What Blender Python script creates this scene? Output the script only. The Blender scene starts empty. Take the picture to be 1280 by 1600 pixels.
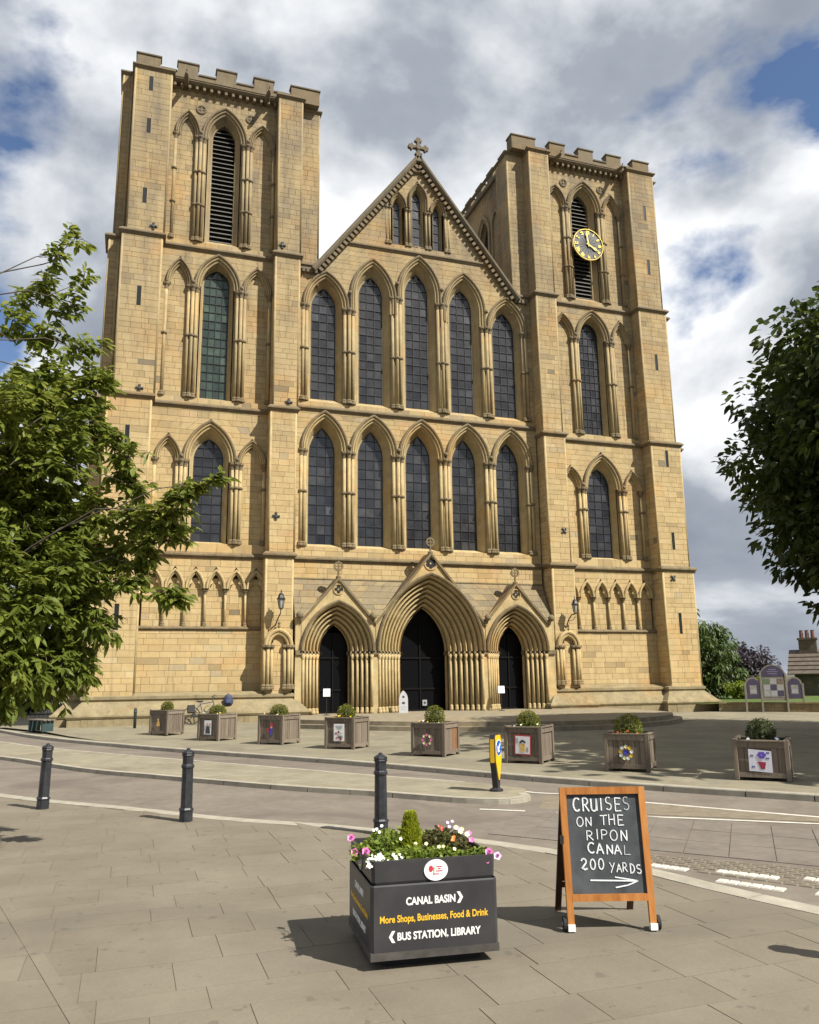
import bpy, math, random
import numpy as np
from mathutils import Vector, Matrix
RND = random.Random(11)
sc = bpy.context.scene
C = sc.collection
PI = math.pi

# ------------------------------------------------------------------ camera
cam_d = bpy.data.cameras.new('camera')
cam = bpy.data.objects.new('camera', cam_d)
C.objects.link(cam)
CF = Vector((0.31617122, 0.92747641, 0.19955767)).normalized()
CR = Vector((0.94724379, -0.32028101, -0.01221777)).normalized()
CU = CR.cross(CF).normalized()
CAM = Vector((-12.9152, -35.9645, 1.8423))
m = Matrix((CR, CU, -CF)).transposed().to_4x4()
m.translation = CAM
cam.matrix_world = m
cam_d.sensor_fit = 'HORIZONTAL'
cam_d.sensor_width = 36.0
cam_d.lens = 36.0
cam_d.clip_start = 0.1
cam_d.clip_end = 3000
sc.camera = cam

# ------------------------------------------------------------------ sun and sky
SUN_AZ, SUN_EL = math.radians(36), math.radians(46)
LDIR = Vector((-math.sin(SUN_AZ)*math.cos(SUN_EL), math.cos(SUN_AZ)*math.cos(SUN_EL), -math.sin(SUN_EL)))
sun_d = bpy.data.lights.new('sun', 'SUN')
sun_d.energy = 5.0
sun_d.angle = math.radians(0.55)
sun_d.color = (1.0, 0.95, 0.85)
sun = bpy.data.objects.new('sun', sun_d)
sun.rotation_euler = LDIR.to_track_quat('-Z', 'Y').to_euler()
sun.location = (20, -60, 60)
C.objects.link(sun)

world = bpy.data.worlds.new('World')
sc.world = world
world.use_nodes = True
nt = world.node_tree
nt.nodes.clear()
def WN(t, **k):
    n = nt.nodes.new(t)
    for a, b in k.items():
        setattr(n, a, b)
    return n
def wmath(op, a, b=None, clamp=False):
    n = WN('ShaderNodeMath', operation=op, use_clamp=clamp)
    for i, q in enumerate((a, b)):
        if q is None: continue
        if isinstance(q, (int, float)): n.inputs[i].default_value = q
        else: nt.links.new(q, n.inputs[i])
    return n.outputs[0]
sky = WN('ShaderNodeTexSky', sky_type='NISHITA', sun_disc=False, sun_elevation=SUN_EL, sun_rotation=math.radians(144))
sky.air_density = 1.0; sky.dust_density = 0.6; sky.ozone_density = 1.5
skys = WN('ShaderNodeMix', data_type='RGBA', blend_type='MULTIPLY')
skys.inputs['Factor'].default_value = 1
nt.links.new(sky.outputs[0], skys.inputs['A'])
skys.inputs['B'].default_value = (0.068, 0.072, 0.08, 1)
tc = WN('ShaderNodeTexCoord')
sep = WN('ShaderNodeSeparateXYZ')
nt.links.new(tc.outputs['Generated'], sep.inputs[0])
comb = WN('ShaderNodeCombineXYZ')
nt.links.new(sep.outputs[0], comb.inputs[0])
nt.links.new(sep.outputs[1], comb.inputs[1])
nt.links.new(wmath('MULTIPLY', wmath('POWER', wmath('MAXIMUM', sep.outputs[2], 0.0), 0.75), 1.7), comb.inputs[2])
def cloud_noise(off, scale, detail, rough, dist):
    mp = WN('ShaderNodeMapping')
    mp.inputs['Location'].default_value = off
    nt.links.new(comb.outputs[0], mp.inputs['Vector'])
    n = WN('ShaderNodeTexNoise', noise_dimensions='3D')
    n.inputs['Scale'].default_value = scale
    n.inputs['Detail'].default_value = detail
    n.inputs['Roughness'].default_value = rough
    n.inputs['Distortion'].default_value = dist
    nt.links.new(mp.outputs[0], n.inputs['Vector'])
    return n.outputs['Fac']
CLOUD_OFF = (2.90313, -7.54994, 0.1213)
SHADE_OFF = (-5.72725, 1.13576, -19.96621)
n1 = cloud_noise(CLOUD_OFF, 2.1, 8, 0.53, 0.1)
n2 = cloud_noise(SHADE_OFF, 2.6, 7, 0.51, 0.15)
cov = WN('ShaderNodeValToRGB')
cov.color_ramp.elements[0].position = 0.385
cov.color_ramp.elements[1].position = 0.435
nt.links.new(n1, cov.inputs[0])
# thin cloud edges are bright, thick cloud is grey underneath
body = wmath('SUBTRACT', wmath('ADD', n2, 0.13), wmath('MULTIPLY', wmath('SUBTRACT', n1, 0.42), 0.55))
shade = WN('ShaderNodeValToRGB')
e = shade.color_ramp.elements
e[0].position = 0.40; e[0].color = (0.16, 0.183, 0.225, 1)
e[1].position = 0.69; e[1].color = (0.66, 0.67, 0.68, 1)
q = e.new(0.55); q.color = (0.25, 0.275, 0.315, 1)
nt.links.new(body, shade.inputs[0])
wmix = WN('ShaderNodeMix', data_type='RGBA')
nt.links.new(cov.outputs[0], wmix.inputs['Factor'])
nt.links.new(skys.outputs['Result'], wmix.inputs['A'])
nt.links.new(shade.outputs[0], wmix.inputs['B'])
bg = WN('ShaderNodeBackground')
bg.inputs['Strength'].default_value = 1.0
nt.links.new(wmix.outputs['Result'], bg.inputs['Color'])
wo = WN('ShaderNodeOutputWorld')
nt.links.new(bg.outputs[0], wo.inputs['Surface'])

vs = sc.view_settings
vs.view_transform = 'Standard'
vs.look = 'None'
vs.gamma = 1.0
vs.use_curve_mapping = False
vs.exposure = 0.68
sc.cycles.max_bounces = 5
sc.cycles.diffuse_bounces = 2
sc.cycles.glossy_bounces = 2
sc.cycles.transmission_bounces = 2
sc.cycles.transparent_max_bounces = 4

# ------------------------------------------------------------------ helpers
def mesh_obj(name, V, F, mat, parent=None, smooth=False, tint=None):
    me = bpy.data.meshes.new(name)
    me.from_pydata(V, [], F)
    if tint is not None:
        a = me.attributes.new('tint', 'FLOAT', 'FACE')
        a.data.foreach_set('value', np.asarray(tint, dtype=np.float32))
    if smooth:
        me.polygons.foreach_set('use_smooth', [True]*len(me.polygons))
    if mat is not None:
        me.materials.append(mat)
    o = bpy.data.objects.new(name, me)
    C.objects.link(o)
    if parent is not None:
        o.parent = parent
    return o

def tag(o, label=None, cat=None, group=None, kind=None):
    if label: o['label'] = label
    if cat: o['category'] = cat
    if group: o['group'] = group
    if kind: o['kind'] = kind
    return o

def empty(name, loc=(0, 0, 0), rz=0.0, label=None, cat=None, group=None):
    o = bpy.data.objects.new(name, None)
    o.empty_display_size = 0.2
    o.location = loc
    o.rotation_euler = (0, 0, rz)
    C.objects.link(o)
    return tag(o, label, cat, group)

def copy_tree(o, parent=None):
    c = o.copy()
    C.objects.link(c)
    c.parent = parent
    for ch in list(o.children):
        copy_tree(ch, c)
    return c

class MB:
    def __init__(s):
        s.V = []; s.F = []
    def add(s, V, F):
        b = len(s.V)
        s.V += [tuple(v) for v in V]
        s.F += [tuple(i+b for i in f) for f in F]
        return s
    def quad(s, a, b, c, d):
        return s.add([a, b, c, d], [(0, 1, 2, 3)])
    def box(s, x0, x1, y0, y1, z0, z1, bev=0.0):
        if bev <= 0:
            V = [(x, y, z) for z in (z0, z1) for y in (y0, y1) for x in (x0, x1)]
            F = [(0, 2, 3, 1), (4, 5, 7, 6), (0, 1, 5, 4), (2, 6, 7, 3), (0, 4, 6, 2), (1, 3, 7, 5)]
            return s.add(V, F)
        b = bev
        V = []
        lay = [(z0, b), (z0+b, 0), (z1-b, 0), (z1, b)]
        for z, i in lay:
            V += [(x0+b+i, y0+i, z), (x1-b-i, y0+i, z), (x1-i, y0+b+i, z), (x1-i, y1-b-i, z),
                  (x1-b-i, y1-i, z), (x0+b+i, y1-i, z), (x0+i, y1-b-i, z), (x0+i, y0+b+i, z)]
        F = [tuple(range(7, -1, -1)), tuple(range(24, 32))]
        for l in range(3):
            for i in range(8):
                j = (i+1) % 8
                F.append((l*8+i, l*8+j, l*8+8+j, l*8+8+i))
        return s.add(V, F)
    def lathe(s, cx, cy, prof, n=12, ph=0.0):
        V = []; F = []
        for r, z in prof:
            for i in range(n):
                a = 2*PI*i/n+ph
                V.append((cx+r*math.cos(a), cy+r*math.sin(a), z))
        for l in range(len(prof)-1):
            for i in range(n):
                j = (i+1) % n
                F.append((l*n+i, l*n+j, l*n+n+j, l*n+n+i))
        F.append(tuple(range(n-1, -1, -1)))
        k = (len(prof)-1)*n
        F.append(tuple(range(k, k+n)))
        return s.add(V, F)
    def tube(s, pts, rad, n=6):
        pts = [Vector(p) for p in pts]
        if isinstance(rad, (int, float)): rad = [rad]*len(pts)
        V = []; F = []
        for k, p in enumerate(pts):
            d = (pts[min(k+1, len(pts)-1)]-pts[max(k-1, 0)]).normalized()
            up = Vector((0, 0, 1)) if abs(d.z) < .9 else Vector((1, 0, 0))
            a = d.cross(up).normalized(); b = d.cross(a).normalized()
            for i in range(n):
                t = 2*PI*i/n
                V.append(p+(a*math.cos(t)+b*math.sin(t))*rad[k])
        for l in range(len(pts)-1):
            for i in range(n):
                j = (i+1) % n
                F.append((l*n+i, l*n+j, l*n+n+j, l*n+n+i))
        F.append(tuple(range(n-1, -1, -1)))
        k = (len(pts)-1)*n
        F.append(tuple(range(k, k+n)))
        return s.add(V, F)
    def loft(s, curves, close=False):
        n = len(curves[0])
        V = [p for c in curves for p in c]
        F = []
        for l in range(len(curves)-1):
            for i in range(n-1 if not close else n):
                j = (i+1) % n
                F.append((l*n+i, l*n+j, l*n+n+j, l*n+n+i))
        return s.add(V, F)
    def prism(s, poly, y0, y1):
        """poly of (x,z) extruded along y"""
        n = len(poly)
        V = [(x, y0, z) for x, z in poly]+[(x, y1, z) for x, z in poly]
        F = [tuple(range(n)), tuple(range(2*n-1, n-1, -1))]
        for i in range(n):
            j = (i+1) % n
            F.append((i, j, n+j, n+i))
        return s.add(V, F)
    def mirror(s, sx):
        if sx < 0: s.V = [(-x, y, z) for x, y, z in s.V]; s.F = [f[::-1] for f in s.F]
        return s
    def build(s, name, mat, parent=None, smooth=False, tint=None):
        return mesh_obj(name, s.V, s.F, mat, parent, smooth, tint)

# ------------------------------------------------------------------ materials
def newmat(name):
    m = bpy.data.materials.new(name)
    m.use_nodes = True
    t = m.node_tree
    return m, t, t.nodes['Principled BSDF']
def L(t, a, b): t.links.new(a, b)
def noise(t, scale, detail=4, rough=.55, vec=None, dist=0.0):
    n = t.nodes.new('ShaderNodeTexNoise')
    n.inputs['Scale'].default_value = scale
    n.inputs['Detail'].default_value = detail
    n.inputs['Roughness'].default_value = rough
    n.inputs['Distortion'].default_value = dist
    if vec is not None: L(t, vec, n.inputs['Vector'])
    return n.outputs['Fac']
def geopos(t):
    return t.nodes.new('ShaderNodeNewGeometry').outputs['Position']
def ramp(t, fac, stops):
    r = t.nodes.new('ShaderNodeValToRGB')
    e = r.color_ramp.elements
    while len(e) > 1: e.remove(e[-1])
    for i, (p, c) in enumerate(stops):
        q = e[0] if i == 0 else e.new(p)
        q.position = p
        q.color = (c[0], c[1], c[2], 1) if not isinstance(c, (int, float)) else (c, c, c, 1)
    L(t, fac, r.inputs[0])
    return r.outputs[0]
def mixc(t, fac, a, b, mode='MIX'):
    n = t.nodes.new('ShaderNodeMix'); n.data_type = 'RGBA'; n.blend_type = mode
    for k, q in (('Factor', fac), ('A', a), ('B', b)):
        if isinstance(q, (int, float)): n.inputs[k].default_value = q
        elif isinstance(q, tuple): n.inputs[k].default_value = (*q[:3], 1)
        else: L(t, q, n.inputs[k])
    return n.outputs['Result']
def math2(t, op, a, b, clamp=False):
    n = t.nodes.new('ShaderNodeMath'); n.operation = op; n.use_clamp = clamp
    for i, q in enumerate((a, b)):
        if isinstance(q, (int, float)): n.inputs[i].default_value = q
        else: L(t, q, n.inputs[i])
    return n.outputs[0]
def mapr(t, v, a, b, c=0.0, d=1.0):
    n = t.nodes.new('ShaderNodeMapRange'); n.interpolation_type = 'SMOOTHSTEP'
    L(t, v, n.inputs['Value'])
    for i, q in zip((1, 2, 3, 4), (a, b, c, d)): n.inputs[i].default_value = q
    return n.outputs[0]
def attr(t, name):
    n = t.nodes.new('ShaderNodeAttribute'); n.attribute_name = name
    return n.outputs['Fac']
def bump(t, p, h, strength=.3, dist=.02):
    b = t.nodes.new('ShaderNodeBump')
    b.inputs['Strength'].default_value = strength; b.inputs['Distance'].default_value = dist
    L(t, h, b.inputs['Height']); L(t, b.outputs[0], p.inputs['Normal'])

def plain(name, col, rough=.6, var=.15, scale=8.0, metal=0.0, bmp=0.0, spec=None, hi=None):
    """one colour with a little mottling"""
    m, t, p = newmat(name)
    pos = geopos(t)
    n = noise(t, scale, 5, .6, pos)
    lo = tuple(c*(1-var) for c in col); h2 = hi or tuple(min(1, c*(1+var)) for c in col)
    L(t, ramp(t, n, [(.3, lo), (.7, h2)]), p.inputs['Base Color'])
    p.inputs['Roughness'].default_value = rough
    p.inputs['Metallic'].default_value = metal
    if spec is not None: p.inputs['Specular IOR Level'].default_value = spec
    if bmp: bump(t, p, noise(t, scale*4, 4, .6, pos), bmp, .01)
    return m

def stone_mat(name, tinted, stops, weather=(.17, .142, .105), wamt=1.0, z0=7., z1=27., rough=.9):
    m, t, p = newmat(name)
    pos = geopos(t)
    mp2 = t.nodes.new('ShaderNodeMapping'); mp2.inputs['Scale'].default_value = (1, 1, 1.6); mp2.inputs['Location'].default_value = (7, 3, 5); L(t, pos, mp2.inputs[0])
    big = noise(t, .45, 5, .6, pos)
    mid = noise(t, 2.6, 5, .65, pos)
    fine = noise(t, 22, 3, .6, pos)
    if tinted:
        col = ramp(t, attr(t, 'tint'), stops)
    else:
        col = ramp(t, mid, stops)
    v = math2(t, 'ADD', math2(t, 'MULTIPLY', mid, .45), math2(t, 'MULTIPLY', fine, .22))
    col = mixc(t, 1.0, col, ramp(t, v, [(.18, .80), (.5, 1.14)]), 'MULTIPLY')
    sx = t.nodes.new('ShaderNodeSeparateXYZ'); L(t, pos, sx.inputs[0])
    hz = mapr(t, sx.outputs[2], z0, z1)
    # soot and lichen gather in the higher courses, in patches and vertical streaks
    mp = t.nodes.new('ShaderNodeMapping'); mp.inputs['Scale'].default_value = (1.6, 1.6, .18)
    L(t, pos, mp.inputs[0])
    streak = noise(t, 1.3, 5, .65, mp.outputs[0])
    w = math2(t, 'ADD', math2(t, 'MULTIPLY', big, .7), math2(t, 'MULTIPLY', streak, .6))
    w = mapr(t, w, .42, .92)
    w = math2(t, 'MULTIPLY', math2(t, 'MULTIPLY', math2(t, 'ADD', math2(t, 'MULTIPLY', w, .75), .25), math2(t, 'ADD', math2(t, 'MULTIPLY', hz, .9), .10)), wamt, True)
    col = mixc(t, w, col, weather)
    # broad areas of warmer bedding, iron staining and paler repairs
    warm = mapr(t, noise(t, .33, 4, .6, mp2.outputs[0], .6), .48, .68, 0, .55)
    col = mixc(t, warm, col, mixc(t, 1.0, col, (1.10, .90, .70), 'MULTIPLY'))
    pale = mapr(t, noise(t, .8, 4, .6, mp2.outputs[0], .3), .58, .74, 0, .35)
    col = mixc(t, pale, col, mixc(t, 1.0, col, (1.12, 1.12, 1.16), 'MULTIPLY'))
    # rain streaks and soot, narrow and vertical
    mp3 = t.nodes.new('ShaderNodeMapping'); mp3.inputs['Scale'].default_value = (3.2, 3.2, .22); L(t, pos, mp3.inputs[0])
    soot = mapr(t, noise(t, 1.6, 5, .7, mp3.outputs[0]), .53, .72, 0, .55)
    col = mixc(t, soot, col, mixc(t, 1.0, col, (.52, .50, .48), 'MULTIPLY'))
    L(t, col, p.inputs['Base Color'])
    p.inputs['Roughness'].default_value = rough
    p.inputs['Specular IOR Level'].default_value = .15
    bump(t, p, math2(t, 'ADD', fine, mid), .35, .02)
    return m

M = {}
M['ashlar'] = stone_mat('ashlar_stone', True, [(0.0, (0.196, 0.167, 0.113)), (.12, (0.368, 0.278, 0.144)), (.28, (0.425, 0.318, 0.159)), (.45, (0.462, 0.348, 0.176)), (.62, (0.483, 0.372, 0.196)), (.75, (0.440, 0.311, 0.165)), (.88, (0.504, 0.406, 0.229)), (1, (0.345, 0.278, 0.180))])
M['mortar'] = stone_mat('mortar', False, [(.3, (0.379, 0.295, 0.155)), (.7, (0.463, 0.363, 0.197))])
M['trim'] = stone_mat('carved_stone', False, [(.3, (0.399, 0.311, 0.159)), (.7, (0.473, 0.370, 0.196))], wamt=.95)
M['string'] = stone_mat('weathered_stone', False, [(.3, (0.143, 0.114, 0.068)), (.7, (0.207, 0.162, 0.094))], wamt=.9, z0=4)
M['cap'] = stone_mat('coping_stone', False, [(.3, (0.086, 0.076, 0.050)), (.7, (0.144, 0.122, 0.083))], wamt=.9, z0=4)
M['plinth'] = stone_mat('plinth_stone', False, [(.3, (0.211, 0.176, 0.099)), (.7, (0.297, 0.243, 0.140))], wamt=.5, z0=-2, z1=3)
M['step'] = stone_mat('step_stone', False, [(.3, (0.225, 0.194, 0.135)), (.7, (0.288, 0.248, 0.176))], wamt=.3)

def glass_mat(name, col, rough=.12):
    m, t, p = newmat(name)
    pos = geopos(t)
    n = noise(t, 1.4, 4, .6, pos)
    cl = ramp(t, n, [(.35, tuple(c*.65 for c in col)), (.65, tuple(c*1.3 for c in col))])
    cl = mixc(t, 1.0, cl, ramp(t, attr(t, 'tint'), [(0, (.35, .36, .42)), (.5, (1, 1, 1)), (.8, (1.5, 1.45, 1.35)), (1, (2.1, 2.1, 2.2))]), 'MULTIPLY')
    L(t, cl, p.inputs['Base Color'])
    p.inputs['Roughness'].default_value = rough
    p.inputs['Specular IOR Level'].default_value = .55
    bump(t, p, noise(t, 9, 3, .5, pos), .25, .02)
    return m
M['glass'] = glass_mat('leaded_glass', (.030, .031, .035), .2)
M['green_glass'] = glass_mat('green_leaded_glass', (.04, .062, .05), .24)
M['lead'] = plain('lead_came', (.012, .012, .014), .6)
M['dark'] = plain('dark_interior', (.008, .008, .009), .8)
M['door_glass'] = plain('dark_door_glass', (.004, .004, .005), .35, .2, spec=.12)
M['louvre'] = plain('louvre_slate', (.10, .10, .085), .8, .25)
M['slit'] = plain('slit_glass', (.012, .016, .018), .5, spec=.2)
M['iron'] = plain('black_iron', (.018, .018, .02), .45, .3, 20, bmp=.1)
M['tie'] = plain('painted_iron_tie', (.03, .04, .045), .6, .3)
# ------------------------------------------------------------------ ground, road, pavements
def ground_mat(name, lo, hi, scale=1.2, rough=.92, fine=60, bmp=.25, patch=None):
    m, t, p = newmat(name)
    pos = geopos(t)
    a = noise(t, scale, 6, .62, pos)
    f = noise(t, fine, 3, .7, pos)
    v = math2(t, 'ADD', math2(t, 'MULTIPLY', a, .75), math2(t, 'MULTIPLY', f, .3))
    col = ramp(t, v, [(.34, lo), (.68, hi)])
    col = mixc(t, 1.0, col, ramp(t, noise(t, 5.5, 5, .7, pos), [(.3, .86), (.7, 1.12)]), 'MULTIPLY')
    if patch:
        col = mixc(t, mapr(t, noise(t, .5, 6, .65, pos, .9), .44, .70, 0, .9), col, patch)
    L(t, col, p.inputs['Base Color'])
    p.inputs['Roughness'].default_value = rough
    p.inputs['Specular IOR Level'].default_value = .2
    bump(t, p, f, bmp, .006)
    return m
M['asphalt'] = ground_mat('road_asphalt', (0.151, 0.128, 0.103), (0.208, 0.179, 0.147), 1.0, patch=(0.130, 0.107, 0.091))
M['forecourt'] = ground_mat('forecourt_paving', (0.183, 0.163, 0.114), (0.257, 0.230, 0.163), .7, patch=(0.163, 0.146, 0.111))
M['earth'] = ground_mat('earth', (0.072, 0.072, 0.043), (0.122, 0.115, 0.072), .6)
M['kerb'] = ground_mat('kerb_stone', (.27, .245, .195), (.38, .35, .285), 2.5)
M['island'] = ground_mat('island_paving', (0.202, 0.178, 0.127), (0.287, 0.257, 0.186), 2.0, patch=(0.163, 0.143, 0.103))
M['grass'] = ground_mat('lawn_grass', (0.050, 0.086, 0.018), (0.101, 0.144, 0.036), 1.5)
M['paint'] = ground_mat('road_paint', (.44, .41, .35), (.62, .60, .53), 7)
def slab_mat():
    m, t, p = newmat('flagstone')
    pos = geopos(t)
    f = noise(t, 45, 4, .7, pos); a = noise(t, 1.1, 6, .65, pos)
    col = ramp(t, attr(t, 'tint'), [(0, (.170, .146, .110)), (.5, (.184, .158, .119)), (.8, (.193, .167, .126)), (1, (.176, .152, .118))])
    v = math2(t, 'ADD', math2(t, 'MULTIPLY', a, .7), math2(t, 'MULTIPLY', f, .35))
    col = mixc(t, 1.0, col, ramp(t, v, [(.3, .78), (.72, 1.16)]), 'MULTIPLY')
    col = mixc(t, mapr(t, noise(t, .42, 5, .6, pos, .8), .48, .68, 0, .7), col, (0.133, 0.119, 0.094))
    spots = mapr(t, noise(t, 9, 2, .5, pos), .67, .71, 0, .4)
    col = mixc(t, spots, col, (0.079, 0.072, 0.061))
    L(t, col, p.inputs['Base Color'])
    p.inputs['Roughness'].default_value = .85
    p.inputs['Specular IOR Level'].default_value = .25
    bump(t, p, math2(t, 'ADD', f, a), .3, .006)
    return m
M['slab'] = slab_mat()
M['joint'] = ground_mat('paving_joint', (.145, .125, .094), (.172, .148, .112), 6)

def sheet(name, poly, z, mat, kind='structure', parent=None):
    import bmesh
    me = bpy.data.meshes.new(name)
    bm = bmesh.new()
    vs = [bm.verts.new((x, y, z)) for x, y in poly]
    f = bm.faces.new(vs)
    bmesh.ops.triangulate(bm, faces=[f])
    bmesh.ops.recalc_face_normals(bm, faces=bm.faces)
    bm.to_mesh(me); bm.free()
    me.materials.append(mat)
    o = bpy.data.objects.new(name, me); C.objects.link(o)
    if parent: o.parent = parent
    elif kind: o['kind'] = kind
    return o

sheet('ground', [(-1500, -1500), (1500, -1500), (1500, 1500), (-1500, 1500)], -.06, M['earth'])
road = sheet('road', [(-120, -90), (60, -90), (60, 40), (-120, 80)], 0.0, M['asphalt'])

def smooth_poly(P, step=.35):
    """Catmull-Rom through the points"""
    P = [Vector(p) for p in P]
    out = []
    for i in range(len(P)-1):
        p0, p1, p2, p3 = P[max(i-1, 0)], P[i], P[i+1], P[min(i+2, len(P)-1)]
        n = max(2, int((p2-p1).length/step))
        for k in range(n):
            t = k/n
            out.append(.5*((2*p1)+(-p0+p2)*t+(2*p0-5*p1+4*p2-p3)*t*t+(-p0+3*p1-3*p2+p3)*t**3))
    out.append(P[-1])
    return out
def offset_poly(P, d):
    out = []
    for i, p in enumerate(P):
        t = (P[min(i+1, len(P)-1)]-P[max(i-1, 0)]).normalized()
        out.append(p+Vector((t.y, -t.x))*d)
    return out
def kerbs(P, w, z, parent, drop=.12, ln=.9, side=1, mat='kerb', single=True):
    """individual kerb stones along a line; they lie to the right of travel when side=1"""
    Q = offset_poly(P, w*side)
    acc = 0; i0 = 0
    for i in range(1, len(P)):
        acc += (P[i]-P[i-1]).length
        if acc >= ln or i == len(P)-1:
            idx = list(range(i0, i+1))
            g = .006/max(acc, .05)
            A = [P[k] for k in idx]; B = [Q[k] for k in idx]
            A[0] = A[0].lerp(A[1], .02); B[0] = B[0].lerp(B[1], .02)
            A[-1] = A[-1].lerp(A[-2], .02); B[-1] = B[-1].lerp(B[-2], .02)
            dz = RND.uniform(-.003, .003)
            mb = MB()
            c1 = [Vector((*a.lerp(b, .06), z+dz)) for a, b in zip(A, B)]
            c0 = [Vector((*a, z+dz-.015)) for a in A]
            cm = [Vector((*a, z-drop)) for a in A]
            d1 = [Vector((*b, z+dz)) for b in B]
            d0 = [Vector((*b, z-drop)) for b in B]
            mb.loft([cm, c0, c1, d1, d0])
            for e in (0, -1):
                mb.add([cm[e], c0[e], c1[e], d1[e], d0[e]], [(0, 1, 2, 3, 4)])
            mb.build('kerb_stone', M[mat], parent)
            acc = 0; i0 = i

# near pavement: kerb line as seen, running from the far left to the right edge
KN = smooth_poly([(-19.5, -13.5), (-17.0, -17.0), (-14.84, -20.03), (-13.95, -21.21), (-12.45, -22.9), (-11.56, -24.0), (-10.46, -25.05), (-9.92, -25.67), (-9.03, -26.7), (-8.66, -27.28), (-8.45, -27.65), (-8.06, -28.72), (-7.88, -29.51), (-7.6, -30.44), (-7.1, -32.0), (-6.2, -34.5), (-5, -38)])
ZN = .035
KI = offset_poly(KN, .24)
pav = sheet('pavement', [tuple(p) for p in KI]+[(-5, -60), (-60, -60), (-60, -10)], ZN-.0035, M['joint'])
kerbs(KN, .235, ZN+.002, pav, .1, .9)
# flagstones, each its own stone; laid in courses along x
def inside(x, y):
    # left of the kerb line (the pavement side)
    best = None
    for a, b in zip(KI[:-1], KI[1:]):
        if min(a.y, b.y) <= y <= max(a.y, b.y):
            t = (y-a.y)/(b.y-a.y) if abs(b.y-a.y) > 1e-6 else 0
            best = a.x+(b.x-a.x)*t
    return best
y = -33.4
slabs = []
k = 0
while y < -19.0:
    h = RND.choice([.36, .40, .45, .52])
    lim0, lim1 = inside(0, y), inside(0, y+h)
    if lim0 is None or lim1 is None: y += h; continue
    x = -17.2+RND.uniform(0, .5)
    while True:
        w = RND.choice([.45, .55, .62, .7, .8, .95])
        xa0, xa1 = x, min(x+w, lim0)
        xb0, xb1 = x, min(x+w, lim1)
        if xa1-xa0 < .03 and xb1-xb0 < .03: break
        last = (x+w >= lim0 and x+w >= lim1)
        g = .0022
        q = [(xa0+g, y+g), (max(xa1-g, xa0+g+.001), y+g), (max(xb1-g, xb0+g+.001), y+h-g), (xb0+g, y+h-g)]
        slabs.append(q)
        if last: break
        x += w
    y += h
def visible(q):
    cx = sum(p[0] for p in q)/4; cy = sum(p[1] for p in q)/4
    d = Vector((cx, cy, 0))-CAM; w = d.dot(CF)
    if w < .5: return False
    px, py = 640+d.dot(CR)/w*1280, 800-d.dot(CU)/w*1280
    return -60 < px < 1340 and py < 1700
rest = MB(); rt = []
vis = [q for q in slabs if visible(q)]
vis.sort(key=lambda q: (Vector((*q[0], 0))-CAM).length)
near = set(id(q) for q in vis[:300])
for q in slabs:
    z = ZN+RND.uniform(-.001, .001)
    cx = sum(p[0] for p in q)/4; cy = sum(p[1] for p in q)/4
    tz = [z+RND.uniform(-.0006, .0006) for _ in q]
    top = [(x+(cx-x)*.003, yy+(cy-yy)*.004, a) for (x, yy), a in zip(q, tz)]
    V = [(x, yy, ZN-.03) for x, yy in q]+top
    F = [(4, 5, 6, 7), (0, 1, 5, 4), (1, 2, 6, 5), (2, 3, 7, 6), (3, 0, 4, 7)]
    t = min(1, max(0, RND.gauss(.5, .25)))
    if id(q) in near: mesh_obj('paving_slab', V, F, M['slab'], pav, False, [t]*5)
    else: rest.add(V, F); rt += [t]*5
if rest.V: tag(rest.build('paving_slabs', M['slab'], pav, False, rt), kind='stuff')

# narrow edging course at the lower left, and a small inspection cover
for k_ in range(9):
    a_ = Vector((-14.02, -26.75)).lerp(Vector((-12.95, -31.0)), k_/9); b_ = Vector((-14.02, -26.75)).lerp(Vector((-12.95, -31.0)), (k_+1)/9)
    t_ = (b_-a_).normalized(); n_ = Vector((t_.y, -t_.x))
    q = [a_+t_*.003, b_-t_*.003, b_-t_*.003-n_*-.09, a_+t_*.003-n_*-.09]
    V = [(*p, ZN-.02) for p in q]+[(*p, ZN+.0035) for p in q]
    mesh_obj('edging_stone', V, [(4, 5, 6, 7), (0, 1, 5, 4), (1, 2, 6, 5), (2, 3, 7, 6), (3, 0, 4, 7)], M['slab'], pav, False, [.62]*5)
iron_c = plain('cover_iron', (.10, .09, .075), .6, .3, 30)
cov_ = MB().box(-13.92, -13.74, -29.02, -28.86, ZN-.01, ZN+.003).build('inspection_cover', iron_c, pav)

# traffic island: paved strip between the two lanes
IN = smooth_poly([(-24, -1.5), (-20.5, -6.0), (-18.5, -8.6), (-15.8, -12.7), (-13.68, -16.73), (-12.32, -18.65), (-11.57, -19.68), (-10.25, -21.42), (-9.12, -22.64), (-8.39, -23.57), (-8.0, -24.02), (-7.6, -24.3), (-7.28, -24.32), (-6.98, -24.12), (-6.9, -23.8)])
WA = smooth_poly([(-26, 6.5), (-21, 0.5), (-18.4, -3.2), (-16.67, -6.3), (-15.09, -9.6), (-13.2, -12.9), (-11.32, -15.85), (-9.66, -18.4), (-8.42, -20.31), (-7.17, -22.1), (-6.64, -23.3)])
ZI = .08
isl = sheet('traffic_island', [tuple(p) for p in IN]+[tuple(p+Vector((-.06, -.06))) for p in reversed(WA)], ZI-.004, M['island'])
kerbs(IN, .14, ZI, isl, .1, .8, -1)
kerbs(list(reversed(offset_poly(WA, .06)))[3:], .12, ZI-.001, isl, .1, .8, -1)

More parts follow.
